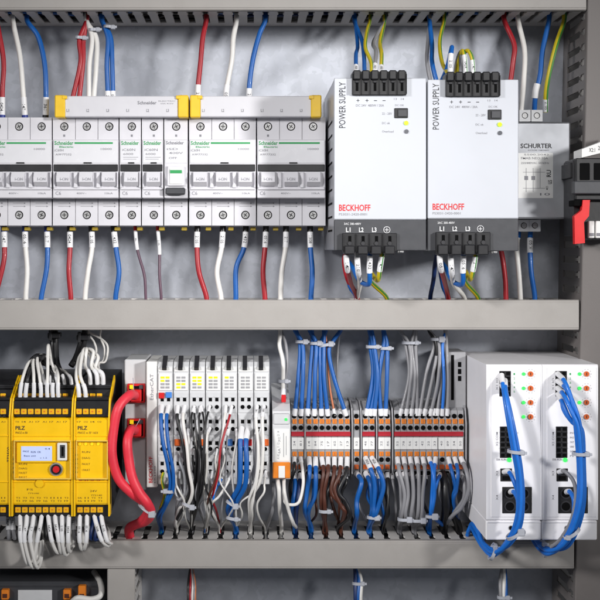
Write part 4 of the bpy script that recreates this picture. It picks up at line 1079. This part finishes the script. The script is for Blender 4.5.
for i, (x, xe, xd) in enumerate(((397.4, 402, 406), (403.8, 406, 407), (410.1, 411, 419), (416.5, 417, 420), (422.9, 421, 421))):
    sag([(x, 458, 24), (x+2, 472, 12), (xe+2, 495, 10), (xe, 517, 13)], xd, 1.6, 'wire_grey', 'grey wire, %s of the five sleeved ones below the strip' % ORD[i], (0, 8))
for i, (x, xe, xd) in enumerate(((397.4, 401, 405), (403.8, 409, 408), (410.1, 414, 418))):
    sag([(x, 473, 27), (x+3, 484, 17), (xe, 500, 15), (xe, 517, 15)], xd, 1.6, 'wire_grey', 'grey wire, %s of the back row behind the five sleeved ones' % ORD[i], (0, 5))
tie(404.5, 519, 13, 10, 8, 'clear tie on the left grey bundle over the bottom duct', 0, hs=1.3)
tie(417.5, 520, 13, 12, 8, 'clear tie on the right grey bundle over the bottom duct', 0, hs=1.3)
sag([(429.2, 458, 24), (433, 472, 11), (432, 495, 10), (430.5, 514, 13)], 436, 1.6, 'wire_blue_bright', 'bright blue wire, left of the crossing blue trio near the right end', (0, 6))
sag([(435.6, 458, 24), (434, 474, 10), (434.5, 495, 9), (431.5, 514, 13)], 436, 1.6, 'wire_blue_bright', 'bright blue wire, middle of the crossing blue trio near the right end', (0, 8))
sag([(441, 473, 27), (437, 482, 10), (433, 498, 11), (432, 514, 13)], 437, 1.6, 'wire_blue_bright', 'bright blue wire, right of the crossing blue trio near the right end', (0, 8))
tie(431, 516, 13, 8, 7, 'white tie round the crossing blue trio', 0, hs=1.4)
sag([(448.3, 458, 24), (452, 472, 12), (455, 486, 12), (453, 500, 16)], 452, 1.5, 'wire_blue', 'blue wire in the third terminal from the right end', (0, 8))
sag([(454.7, 458, 24), (458, 472, 11), (457, 490, 12), (454, 502, 16)], 453, 1.5, 'wire_blue', 'blue wire in the second terminal from the right end', (0, 8))
sag([(461, 458, 24), (466.5, 472, 10), (468, 490, 8), (461, 507, 14), (452, 515, 20)], 448, 1.7, 'wire_grey', 'grey wire bulging out of the last terminal at the right end', (0, 7))
sag([(461, 473, 27), (464, 482, 16), (464, 498, 14), (455, 511, 20)], 447, 1.6, 'wire_grey', 'grey wire from the lower hole of the last terminal', (0, 5))
sag([(442, 473, 27), (445, 485, 18), (446, 505, 18)], 450, 3.6, 'wire_black', 'thick black cable under the right end of the terminal strip', None)
sag([(448, 474, 28), (449, 486, 24), (451, 506, 22)], 452, 3.2, 'wire_black', 'second thick black cable beside the white unit', None)
sag([(294.4, 458, 24), (294, 470, 14), (290, 490, 20)], 296, 1.4, 'wire_black', 'black wire tucked behind the relay leads', (0, 6))

# relay leads
sag([(277, 477, 4), (279, 490, -4), (280.5, 510, 4)], 281, 1.7, 'wire_white', 'left white lead from the orange foot of the relay', None)
sag([(284, 477, 4), (284.5, 492, -6), (288, 510, -2), (294, 524, 6)], 296, 1.4, 'wire_white', 'right white lead from the relay foot, slanting to the right', None)
wire([(300.6, 458, 24), (302.5, 470, 8), (303.5, 485, 2), (298, 502, -2), (289, 505, -3), (284, 500, 0), (284, 488, 6)], 1.3, 'wire_white', 'thin white loop from the second terminal back to the relay', G4, [(0, 7, 'sleeve', 'plain')])
sag([(273, 482, 12), (274, 495, 6), (272, 512, 8)], 266, 1.6, 'wire_grey', 'grey lead left of the relay foot', None)

# ------------------------------------------------------------------ wires on the bus row
G5 = 'wires plugged into the grey bus row'
YW = -3
sg = lambda p, xd, r, m, lab, sl=(0, 7), Yd=16, **k: sag(p, xd, r*(.84 if 'thick' not in lab else 1), m, lab, sl, Yd, G5, **k)
sg([(162, 406, YW+2), (161, 418, -10), (163, 440, -14), (168, 466, -14), (170.5, 486, -12), (165, 504, -6), (158.5, 516, 4)], 159, 1.9, 'wire_blue', 'blue wire in the bus coupler, bowing right above its tie', (0, 9))
sg([(168.8, 406, YW+2), (166.5, 420, -11), (168, 445, -15), (172.5, 470, -15), (172.5, 490, -12), (166, 505, -6), (160, 517, 5)], 159, 1.7, 'wire_blue', 'second blue wire in the bus coupler, right of the first', (0, 9))
sg([(164, 470, 2), (162, 480, -4), (164, 495, -2), (160, 512, 8)], 160, 1.5, 'wire_yellow', 'yellow and green wire under the bus coupler', None, stripe='wire_green')
sg([(178, 406, YW+2), (177.5, 420, -9), (183, 448, -13), (186.5, 470, -14), (190, 492, -12), (184, 506, -4), (177, 520, 4)], 174, 1.5, 'wire_black', 'black wire in the first input terminal, crossing to the tie', (0, 8))
sg([(184.8, 406, YW+2), (183, 420, -10), (187, 445, -15), (189.5, 470, -16), (192, 492, -14), (188, 505, -6), (180, 508, 0), (176, 524, 8)], 174, 1.6, 'wire_white', 'white wire in the first input terminal, curling left at its tie', (0, 8))
tie(188.5, 505, -6, 9, 7, 'white tie where black and white wires meet under the bus row', 25, hs=1.2)
for i, (x, a, b, c) in enumerate(((194, 195, 198, 196), (200.8, 199, 201, 199), (194.5, 191, 196, 193.5), (201, 204, 204, 202), (210, 206, 203, 200), (198, 197.5, 199.5, 197.5))):
    sg([(x, 406 if i < 5 else 430, YW+2), (a, 422 if i < 5 else 442, -9-i), (b, 455, -14-i), (c, 490, -10-i), (193+i*.6, 510, 0)], 190, 1.0, 'wire_black', 'thin black wire, %s of the black bunch on the bus row' % ORD[i], (0, 7))
sg([(197, 428, YW), (199, 442, -12), (200, 462, -17), (199, 480, -15), (196, 500, -8)], 204, 1.0, 'wire_grey', 'thin grey wire twisted into the black bunch', (0, 7))
sg([(210, 428, YW), (207, 438, -10), (206, 470, -12), (204, 492, -8), (207, 512, 2)], 206, 1.2, 'wire_white', 'white wire right of the black bunch', (0, 6))
sg([(226, 406, YW+2), (224.5, 420, -10), (221, 445, -14), (217, 475, -14), (212, 495, -9), (209, 504, -4), (214, 516, 5)], 220, 1.3, 'wire_white', 'white wire in the fourth input terminal, sweeping left', (0, 8))
sg([(232, 406, YW+2), (228, 422, -11), (221, 446, -16), (218, 475, -16), (213, 498, -9), (216, 512, 3)], 221, 1.1, 'wire_red', 'thin red wire in the fourth input terminal, sweeping left', (0, 9))
sg([(226, 429, YW), (222, 442, -12), (219.5, 462, -17), (215, 480, -15), (208, 500, -8)], 205, 1.1, 'wire_brown', 'thin brown wire in the fourth input terminal', (0, 6))
sg([(226, 472, YW), (221, 480, -9), (215, 492, -10), (212, 503, -5)], 206, 1.2, 'wire_blue_bright', 'short bright blue wire low under the fourth input terminal', (0, 8))
sg([(232, 472, YW), (227, 484, -10), (219, 497, -11), (211, 505, -4)], 205, 1.2, 'wire_white', 'short white wire low under the fourth input terminal', (0, 8))
sg([(241.8, 428, YW), (240.5, 440, -12), (240.5, 465, -15), (239, 485, -13), (232, 501, -6), (228.5, 512, 4)], 236, 2.0, 'wire_blue', 'left of the thick blue wires in the output terminal', (0, 12))
sg([(248.5, 428, YW), (246, 442, -13), (247, 465, -16), (244.5, 486, -13), (236, 502, -6), (231, 514, 5)], 236, 2.0, 'wire_blue', 'right of the thick blue wires in the output terminal', (0, 12))
tie(232, 503.5, -4, 9, 8, 'white tie under the thick blue wires of the bus row', 30, hs=1.3)
tie(232.5, 518, 7, 9, 7, 'white tie on the thick blue wires just over the duct', 10)
sg([(257, 406, YW+2), (256, 420, -10), (258, 450, -15), (256, 480, -14), (250, 498, -8), (249.5, 515, 4)], 251, 1.5, 'wire_white', 'left white wire in the last output terminal', (0, 12), kind='text')
sg([(264, 406, YW+2), (262.5, 420, -11), (263, 450, -16), (260.5, 480, -14), (253, 497, -8), (252, 515, 4)], 251, 1.5, 'wire_white', 'right white wire in the last output terminal', (0, 12), kind='text')
sg([(257, 429, YW), (255, 444, -8), (254, 470, -10), (249, 492, -6)], 252, 1.3, 'wire_grey', 'grey wire behind the white pair in the last output terminal', (0, 5))
wire([(178, 452, YW), (180, 462, -10), (184, 475, -12), (184, 492, -9), (179, 500, -6), (174, 490, -5), (175, 476, -3), (178, 470, 0)], 1.3, 'clear_cable', 'translucent looped lead in front of the first input terminal', G5)
wire([(184, 452, YW), (189, 466, -10), (190, 482, -11), (185, 497, -8), (178, 502, -4), (176, 515, 8)], 1.2, 'wire_grey', 'grey looped lead behind the translucent one', G5)
tie(168.5, 491, -11, 7, 7, 'pale tie round the two blue wires of the bus coupler', 5, head=-1)

rw = random.Random(11)
xs = [176, 180, 188, 190, 193, 196, 205, 208, 212, 217, 224, 229, 236, 250, 254, 261, 266]
cl = ['white', 'grey', 'white', 'white', 'black', 'white', 'black', 'white', 'grey', 'white', 'white', 'grey', 'white', 'white', 'grey', 'white', 'white']
for i, (x, c) in enumerate(zip(xs, cl)):
    y0 = rw.choice((429, 449, 449, 471)); b = x + rw.uniform(-4, 5); e = x + rw.uniform(-11, 8); d = rw.uniform(4, 12)
    sg([(x, y0, YW), (x+rw.uniform(-2, 2), y0+12, -d), (b, (y0+505)/2+4, -d-3), (e+rw.uniform(-3, 4), 503, -d+2), (e, 516, 4)], e+rw.uniform(-5, 5), rw.uniform(.75, 1.05), 'wire_'+c,
       'thin %s wire, %s from left of the loose ones low on the bus row' % (c, ORD[i]), (0, 6))
xs = [312, 319, 326, 331, 338, 345, 361, 369, 378, 383, 392, 399, 405, 411, 417, 425, 433, 439, 446, 452, 457]
cl = ['blue', 'brown', 'black', 'brown', 'brown', 'black', 'grey', 'blue', 'blue', 'black', 'grey', 'grey', 'violet', 'grey', 'grey', 'black', 'blue', 'grey', 'black', 'blue', 'grey']
for i, (x, c) in enumerate(zip(xs, cl)):
    b = x + rw.uniform(-4, 4); e = x + rw.uniform(-6, 6)
    sag([(x, 474, 29), (x+1, 483, 24), (b, 496, 22+rw.uniform(-3, 4)), (e, 514, 24)], e, rw.uniform(1.0, 1.4), 'wire_'+c,
       'thin %s wire, %s from left in the back layer below the terminal strip' % (c, ORD[i]), (0, 5), Yd=30)

# ------------------------------------------------------------------ red network cables
def net(pts, label):
    a = duct('bottom', 131, 22, 0)
    w = wire(pts+[W(130, 528, 12), Vector((a[0].x, 22, DZ['bottom']-3)), Vector((a[0].x-3, 26, DZ['bottom']-12))], 3.75, 'patch_red', label, 'red network cables', n=16, name='network_cable', cat='network cable')
    return w
n1 = net([(135, 396, 4), (134, 395, -6), (129, 396, -20), (118.5, 408, -28), (113, 430, -30), (112.5, 455, -30), (118.5, 478, -28), (131, 493, -24), (143, 501, -20), (148, 512, -12), (141, 522, 0)], 'thick red network cable from the upper socket, outer of the two arcs')
n2 = net([(135, 431, 4), (134, 430, -6), (130, 431, -17), (127.5, 442, -24), (128.5, 460, -26), (133, 478, -26), (139.5, 492, -27), (146.5, 503, -26), (151, 512, -18), (146, 521, -4)], 'thick red network cable from the lower socket, inner of the two arcs')
for wv, y in ((n1, 396), (n2, 431)):
    b = MB('red'); b.pbox(130, 141, y-6, y+6, -2, 7, .8); b.build('plug', wv, root=wv)
tie(147, 509, -18, 14, 13, 'white tie round the two red network cables', 35, head=1, hs=1.5)
for (x0, y0, x1, y1, nme) in ((134, 395, 133, 378, 'upper'), (134, 430, 140, 419, 'lower')):
    wire([(x0, y0-2, -12), ((x0+x1)/2, (y0+y1)/2, -18), (x1, y1, -20)], .3, 'tie', 'clear tie tail standing up from the %s red plug' % nme, name='tie_tail', cat='cable tie')

# ------------------------------------------------------------------ safety module wires
G6 = 'white wires on the yellow safety modules'
# dark bundles coming out of the middle duct
for i, (xd, pts, r) in enumerate(((54, [(53, 345, 28), (53, 360, 22), (50, 372, 18)], 2.6), (56, [(56, 345, 26), (57, 362, 20), (62, 376, 14)], 2.4), (83, [(81, 345, 28), (76, 358, 20), (71, 366, 16)], 2.6), (85, [(84, 342, 26), (82, 352, 20), (76, 362, 16)], 2.2))):
    a = duct('mid_bot', xd, 30, 1); wire([a[1], a[0]]+pts, r, 'wire_black', 'black sheathed cable from the middle duct, %s of four over the yellow modules' % ORD[i], 'black cables over the yellow modules', name='cable', cat='cable')
for (px, py, nme) in ((51, 336, 'left'), (80, 338, 'right')):
    b = MB('black'); b.pbox(px-3.5, px+9, py-3, py+2.5, 22, 32, .6); b.pbox(px-2.5, px+.5, py-6, py+5, 20, 24, .5); tag(b.build('cable_clip', origin=W(px, py, 27)), 'black clip on the %s black cable under the middle duct' % nme, 'cable clip')
YS = -22
for i, (x, apex, ax) in enumerate(((20, 362, 30), (25.5, 366, 33), (33.5, 360, 34), (40.5, 358, 37), (48, 346, 47.5), (53.5, 372, 50), (59, 368, 56))):
    c = 'wire_black' if i in (1, 5) else 'wire_white'
    s = 'ferrule_teal' if i in (0, 1, 5, 4) else 'sleeve'
    w = wire([(x, 402.5, YS), (x+(.5 if i < 4 else -1), 390, YS-2), ((x*2+ax)/3, 376, YS), (ax, apex, -4), ((ax+52)/2, apex-2 if i != 4 else apex+6, 10), (52, 368, 18)], 1.25, c, '%s wire, %s from the left in the front clamps of the module with the knob' % (c.split('_')[1], ORD[i]), G6,
             [(0, 2.2, s, 'ferrule'), (2.4, 16, 'sleeve', 'text')])
for i, (x, ax, ay) in enumerate(((45, 40, 362), (51.5, 44, 360), (58, 50, 358), (65, 56, 366), (72, 62, 370))):
    wire([(x, 388, -8), (x-1.5, 378, -8), ((x+ax)/2, (378+ay)/2, -2), (ax, ay, 8), (50, 366, 16)], 1.1, 'wire_black' if i % 2 else 'wire_white', 'wire, %s from the left in the rear clamps of the module with the knob' % ORD[i], 'wires in the rear clamps of the module with the knob', [(0, 1.8, 'ferrule_teal', 'ferrule'), (2, 11, 'sleeve', 'text')])
for i in range(3):
    b = W(30+i*5, 356+i, 8); wire([(30+i*3, 384, 8), (29+i*4, 366, 6), (35+i*4, 356+i*2, 8), (46, 358+i*3, 12), (52, 366, 18)], 1.5, 'wire_black', 'black wire, %s of three arching over the knob module' % ORD[i], 'black wires arching over the knob module')
b = MB('black'); b.pbox(32, 43, 355, 361, -4, 12, 1); tag(b.build('cable_clip', origin=W(37, 358, 4)), 'black clamp gathering the wires above the knob module', 'cable clip')
for i, (x, py0, ax, ay) in enumerate(((79.5, 403, 76, 357), (86, 403, 80, 352), (90.5, 388, 84, 350), (97.5, 388, 91, 352), (103.5, 388, 95, 356))):
    Y0 = YS if py0 > 400 else -8
    ys = (py0-22, 358) 
    wire([(x, py0, Y0), (x-1, py0-14, Y0-1), (ax+.5, (py0+ay)/2-4, Y0+4), (ax+3, ay, 0), (86, 350, 10), (83, 362, 22)], 1.35, 'wire_white', 'white wire, %s from the left arching into the narrow yellow module' % ORD[i], G6, [(.2, 15, 'sleeve', 'text')])
for i, (xd, pts) in enumerate(((88, [(94, 342, 30), (96, 352, 22), (92, 360, 12), (88, 352, 12)]), (92, [(103, 340, 32), (108, 348, 26), (105, 361, 18), (99, 364, 10)]), (94, [(100, 338, 34), (104.5, 348, 28), (103, 360, 20), (97, 366, 12)]))):
    a = duct('mid_bot', xd, 34, 1); wire([a[1], a[0]]+pts+[(98+i*2, 375, -2), (99.5+i*1.5, 387, -8)], .9, 'wire_white', 'thin white wire, %s of three looping right above the narrow yellow module' % ORD[i], 'thin white wires above the narrow yellow module')
# loops beneath
lp = [(20, 21, 27, 564, 33), (27, 25, 31, 566, 37), (34, 30, 36, 566, 41), (42, 37, 34, 563, 40), (48, 52, 57, 552, 62), (55, 58, 61, 553, 66), (62, 62.5, 65, 555, 69), (69, 68, 69, 551, 73), (80, 79, 82, 549, 86), (87, 87, 84, 549, 82), (94, 102, 108, 546, 104), (101, 107, 112, 544, 108)]
for i, (x, xm, xe, yl, xb) in enumerate(lp):
    a = duct('bottom', xb, 26, 1)
    wire([(x, 514, -26), (x+(xm-x)*.3, 524, -30), (xm, 540, -31), (xe, yl, -24), (xb, yl-4, -13), (xb+1, 545, -7), (xb+1, 532, 4), a[0], a[1]], 1.35, 'wire_white', 'white wire, %s from the left of the loops hanging under the yellow modules' % ORD[i], 'white wires looping under the yellow modules', [(1, 22, 'sleeve', 'text')])
for i, (x, c) in enumerate(((8, 'wire_grey'), (12.5, 'wire_grey'), (73, 'wire_grey'), (45, 'wire_black'), (39, 'wire_black'))):
    a = duct('bottom', x+1, 20, 1)
    wire([(x, 515, 2), (x+.5, 526, -4), (x+1.5, 538, -6), (x+2, 536, 6), a[0], a[1]], 1.6, c, '%s wire behind the white loops, %s' % (c.split('_')[1], ('at the far left', 'second from the far left', 'between the two yellow modules', 'under the middle of the knob module', 'left of the middle of the knob module')[i]), None, [(3, 13, 'sleeve', 'text')] if c == 'wire_grey' else [])
for i, x in enumerate((93, 98)):
    a = duct('bottom', x+3, 24, 1)
    wire([(x, 516, 4), (x-1, 526, -4), (x-3, 538, -6), (x+2, 538, 4), a[0], a[1]], 1.5, 'wire_blue_dark', '%s dark blue wire behind the loops of the narrow yellow module' % ('left', 'right')[i])

# ------------------------------------------------------------------ bundles on the white units
def bundle(paths, r, m, labs, grp, sl):
    for p, l in zip(paths, labs):
        wire(p, r, m, l, grp, [(0, sl, 'sleeve', 'plain')], n=12)
YU = -55
base1 = [(502, 377, -48), (505, 392, -60), (509, 415, -66), (514.5, 445, -68), (519.5, 475, -68), (521.5, 503, -68), (517.5, 527, -66), (507, 545, -58), (494, 553, -46), (484, 546, -28), (477, 533, -8), (472, 526, 14), (468, 533, 22)]
offs = [(-2.4, 0, 0), (1.9, -1, -1), (0, -1, -3.2), (-.6, 1, 2.6), (4.0, 1.5, 1.5)]
def shifted(base, o, k0=1, start=None):
    out = []
    for i, (a, b, c) in enumerate(base):
        f = min(1, i/2)
        if i > 7:   # keep the strands side by side as the bundle turns
            out.append((a+o[0]*f*.3, b-o[0]*f*.9+o[1], c+o[2]*f))
        else: out.append((a+o[0]*f, b+o[1]*f*.3, c+o[2]*f))
    if start: out[0] = start; 
    return out
st = [(501.5, 374.5, -48), (505, 380, -48), (502, 385, -48), (505, 390, -48)]
for i in range(4):
    p = shifted(base1, offs[i], start=st[i])
    wire(p, 1.65, 'wire_blue_bright', 'blue wire, %s of the four bundled down the front of the left white unit' % ORD[i], 'blue wires on the left white unit', [(0, 9, 'sleeve', 'plain')], n=12)
base2 = [(556, 374, -48), (566, 382, -62), (574, 402, -68), (578.5, 430, -69), (580.5, 465, -69), (580.5, 500, -69), (574, 526, -66), (563, 545, -58), (550, 551.5, -46), (541, 547, -30), (534, 537, -8), (528, 527, 14), (524, 533, 24)]
st = [(557.5, 373.5, -48), (557.5, 381, -48), (557.5, 388, -48), (558, 394, -48), (562, 391, -48)]
for i in range(5):
    b2 = list(base2); 
    b2[1] = (566-i*1.2, 382+i*6.5, -62); b2[2] = (574-i*1.4, 402+i*5, -68)
    p = shifted(b2, offs[i], start=st[i]); 
    wire(p, 1.65, 'wire_blue_bright', 'blue wire, %s of the five fanning into the right white unit' % ORD[i], 'blue wires on the right white unit', [(0, 12, 'sleeve', 'plain')], n=12)
wire([(559, 472, -48), (565, 471.5, -58), (573.5, 482, -62), (576, 500, -64), (571, 522, -64), (560, 540, -58), (551, 547, -50)], 1.5, 'wire_grey', 'grey-white wire with white plug from the small socket of the right unit', None, [(0, 7, 'sleeve', 'plain')])
wire([(504, 472, -48), (509, 472, -56), (514, 482, -62), (519, 500, -63), (516, 522, -62)], 1.6, 'wire_blue_bright', 'blue wire with white plug from the small socket of the left unit', None, [(0, 9, 'sleeve', 'plain')])
for dx, nm in ((0, 'left'), (56, 'right')):
    wire([(510+dx, 492, -47), (514+dx, 492, -56), (518+dx, 500, -62), (518+dx, 515, -63)], 1.8, 'wire_blue_bright', 'blue wire with white plug from the large round socket of the %s unit' % nm, None, [(0, 8, 'sleeve', 'plain')])
tie(515.8, 451.5, -68, 11, 11, 'white tie at mid height on the blue bundle of the left unit', 5)
tie(514.5, 534, -64, 12.5, 12, 'white tie low on the blue bundle of the left unit', -32, hs=1.5)
tie(492.5, 551.5, -46, 12, 12, 'white tie at the bottom bend of the left unit bundle', -70)
tie(580.5, 453.5, -69, 11, 11, 'white tie at mid height on the blue bundle of the right unit', 0)
tie(571.5, 533, -65, 12.5, 12, 'white tie low on the blue bundle of the right unit', -35, head=-1)
tie(543.5, 548.5, -34, 12, 12, 'white tie at the bottom bend of the right unit bundle', -95)

# ------------------------------------------------------------------ bundles below the bottom duct
def under(xd, pts, r, m, label):
    z = (VY-569)*.8; X = snap((xd-VX)*S(36))
    wire([Vector((X, 36, z+8)), Vector((X, 36, z-2))]+pts, r, m, label, 'wires hanging below the bottom duct')
for i, (dx, c) in enumerate(((0, 'wire_blue_dark'), (2.6, 'wire_blue'), (5, 'wire_white'))):
    under(357, [(356+dx, 580, 34), (355.5+dx, 600, 30), (356+dx, 640, 30)], 1.7, c, '%s wire in the bundle below the duct under mid strip' % ('dark blue', 'blue', 'white')[i])
    under(504, [(501+dx, 580, 34), (501+dx, 600, 30), (502+dx, 640, 30)], 1.7, ('wire_grey', 'wire_white', 'wire_blue')[i], '%s wire in the bundle below the duct under the left white unit' % ('grey', 'white', 'blue')[i])
tie(358.5, 583, 34, 9, 6, 'clear tie on the bundle below the duct under mid strip', 0)
tie(503.5, 597, 31, 9, 6, 'pale tie on the bundle below the duct under the left white unit', 0)
for i, (dx, c) in enumerate(((0, 'wire_black'), (2.5, 'wire_red'), (4.6, 'wire_white'), (6.8, 'wire_grey'), (8, 'wire_orange'))):
    under(191, [(187.5+dx, 584, 40), (188+dx*.9, 600, 36), (188+dx, 640, 36)], .9, c, '%s thin wire in the mixed bundle below the duct beside the short upright duct' % c.split('_')[1])

# ------------------------------------------------------------------ camera, light, world
cam = bpy.data.cameras.new('camera'); co = bpy.data.objects.new('camera', cam); COL.objects.link(co)
co.location = (0, -DIST*.001, 0); co.rotation_euler = (R(90), 0, 0)
cam.sensor_width = 36; cam.lens = F/600*36; cam.clip_start = .05; cam.clip_end = 20
cam.shift_x = (300-VX)/600; cam.shift_y = -(300-VY)/600
scene.camera = co
def lamp(name, loc, tgt, size, power, col, spread=180):
    l = bpy.data.lights.new(name, 'AREA'); l.shape = 'DISK'; l.size = size; l.energy = power; l.color = col; l.spread = R(spread)
    o = bpy.data.objects.new(name, l); COL.objects.link(o); o.location = loc
    o.rotation_euler = (Vector(tgt)-Vector(loc)).to_track_quat('-Z', 'Y').to_euler(); return o
lamp('lamp_right', (1.1, -1.2, .25), (-.06, 0, .02), .17, .96, (1, .985, .97), 33)
lamp('lamp_left', (-.95, -1.2, .46), (.18, 0, -.11), .24, .80, (1, .985, .98), 34)
lamp('lamp_top', (.10, -1.1, .37), (.05, 0, .02), .22, .16, (1, .985, .97), 38)
w = bpy.data.worlds.new('World'); scene.world = w; w.use_nodes = True
w.node_tree.nodes['Background'].inputs[0].default_value = (.88, .92, 1, 1); w.node_tree.nodes['Background'].inputs[1].default_value = .11
scene.view_settings.view_transform = 'Standard'; scene.view_settings.look = 'None'; scene.view_settings.gamma = 1
scene.view_settings.exposure = 0
for o in COL.objects:
    if '_o' in o: del o['_o']
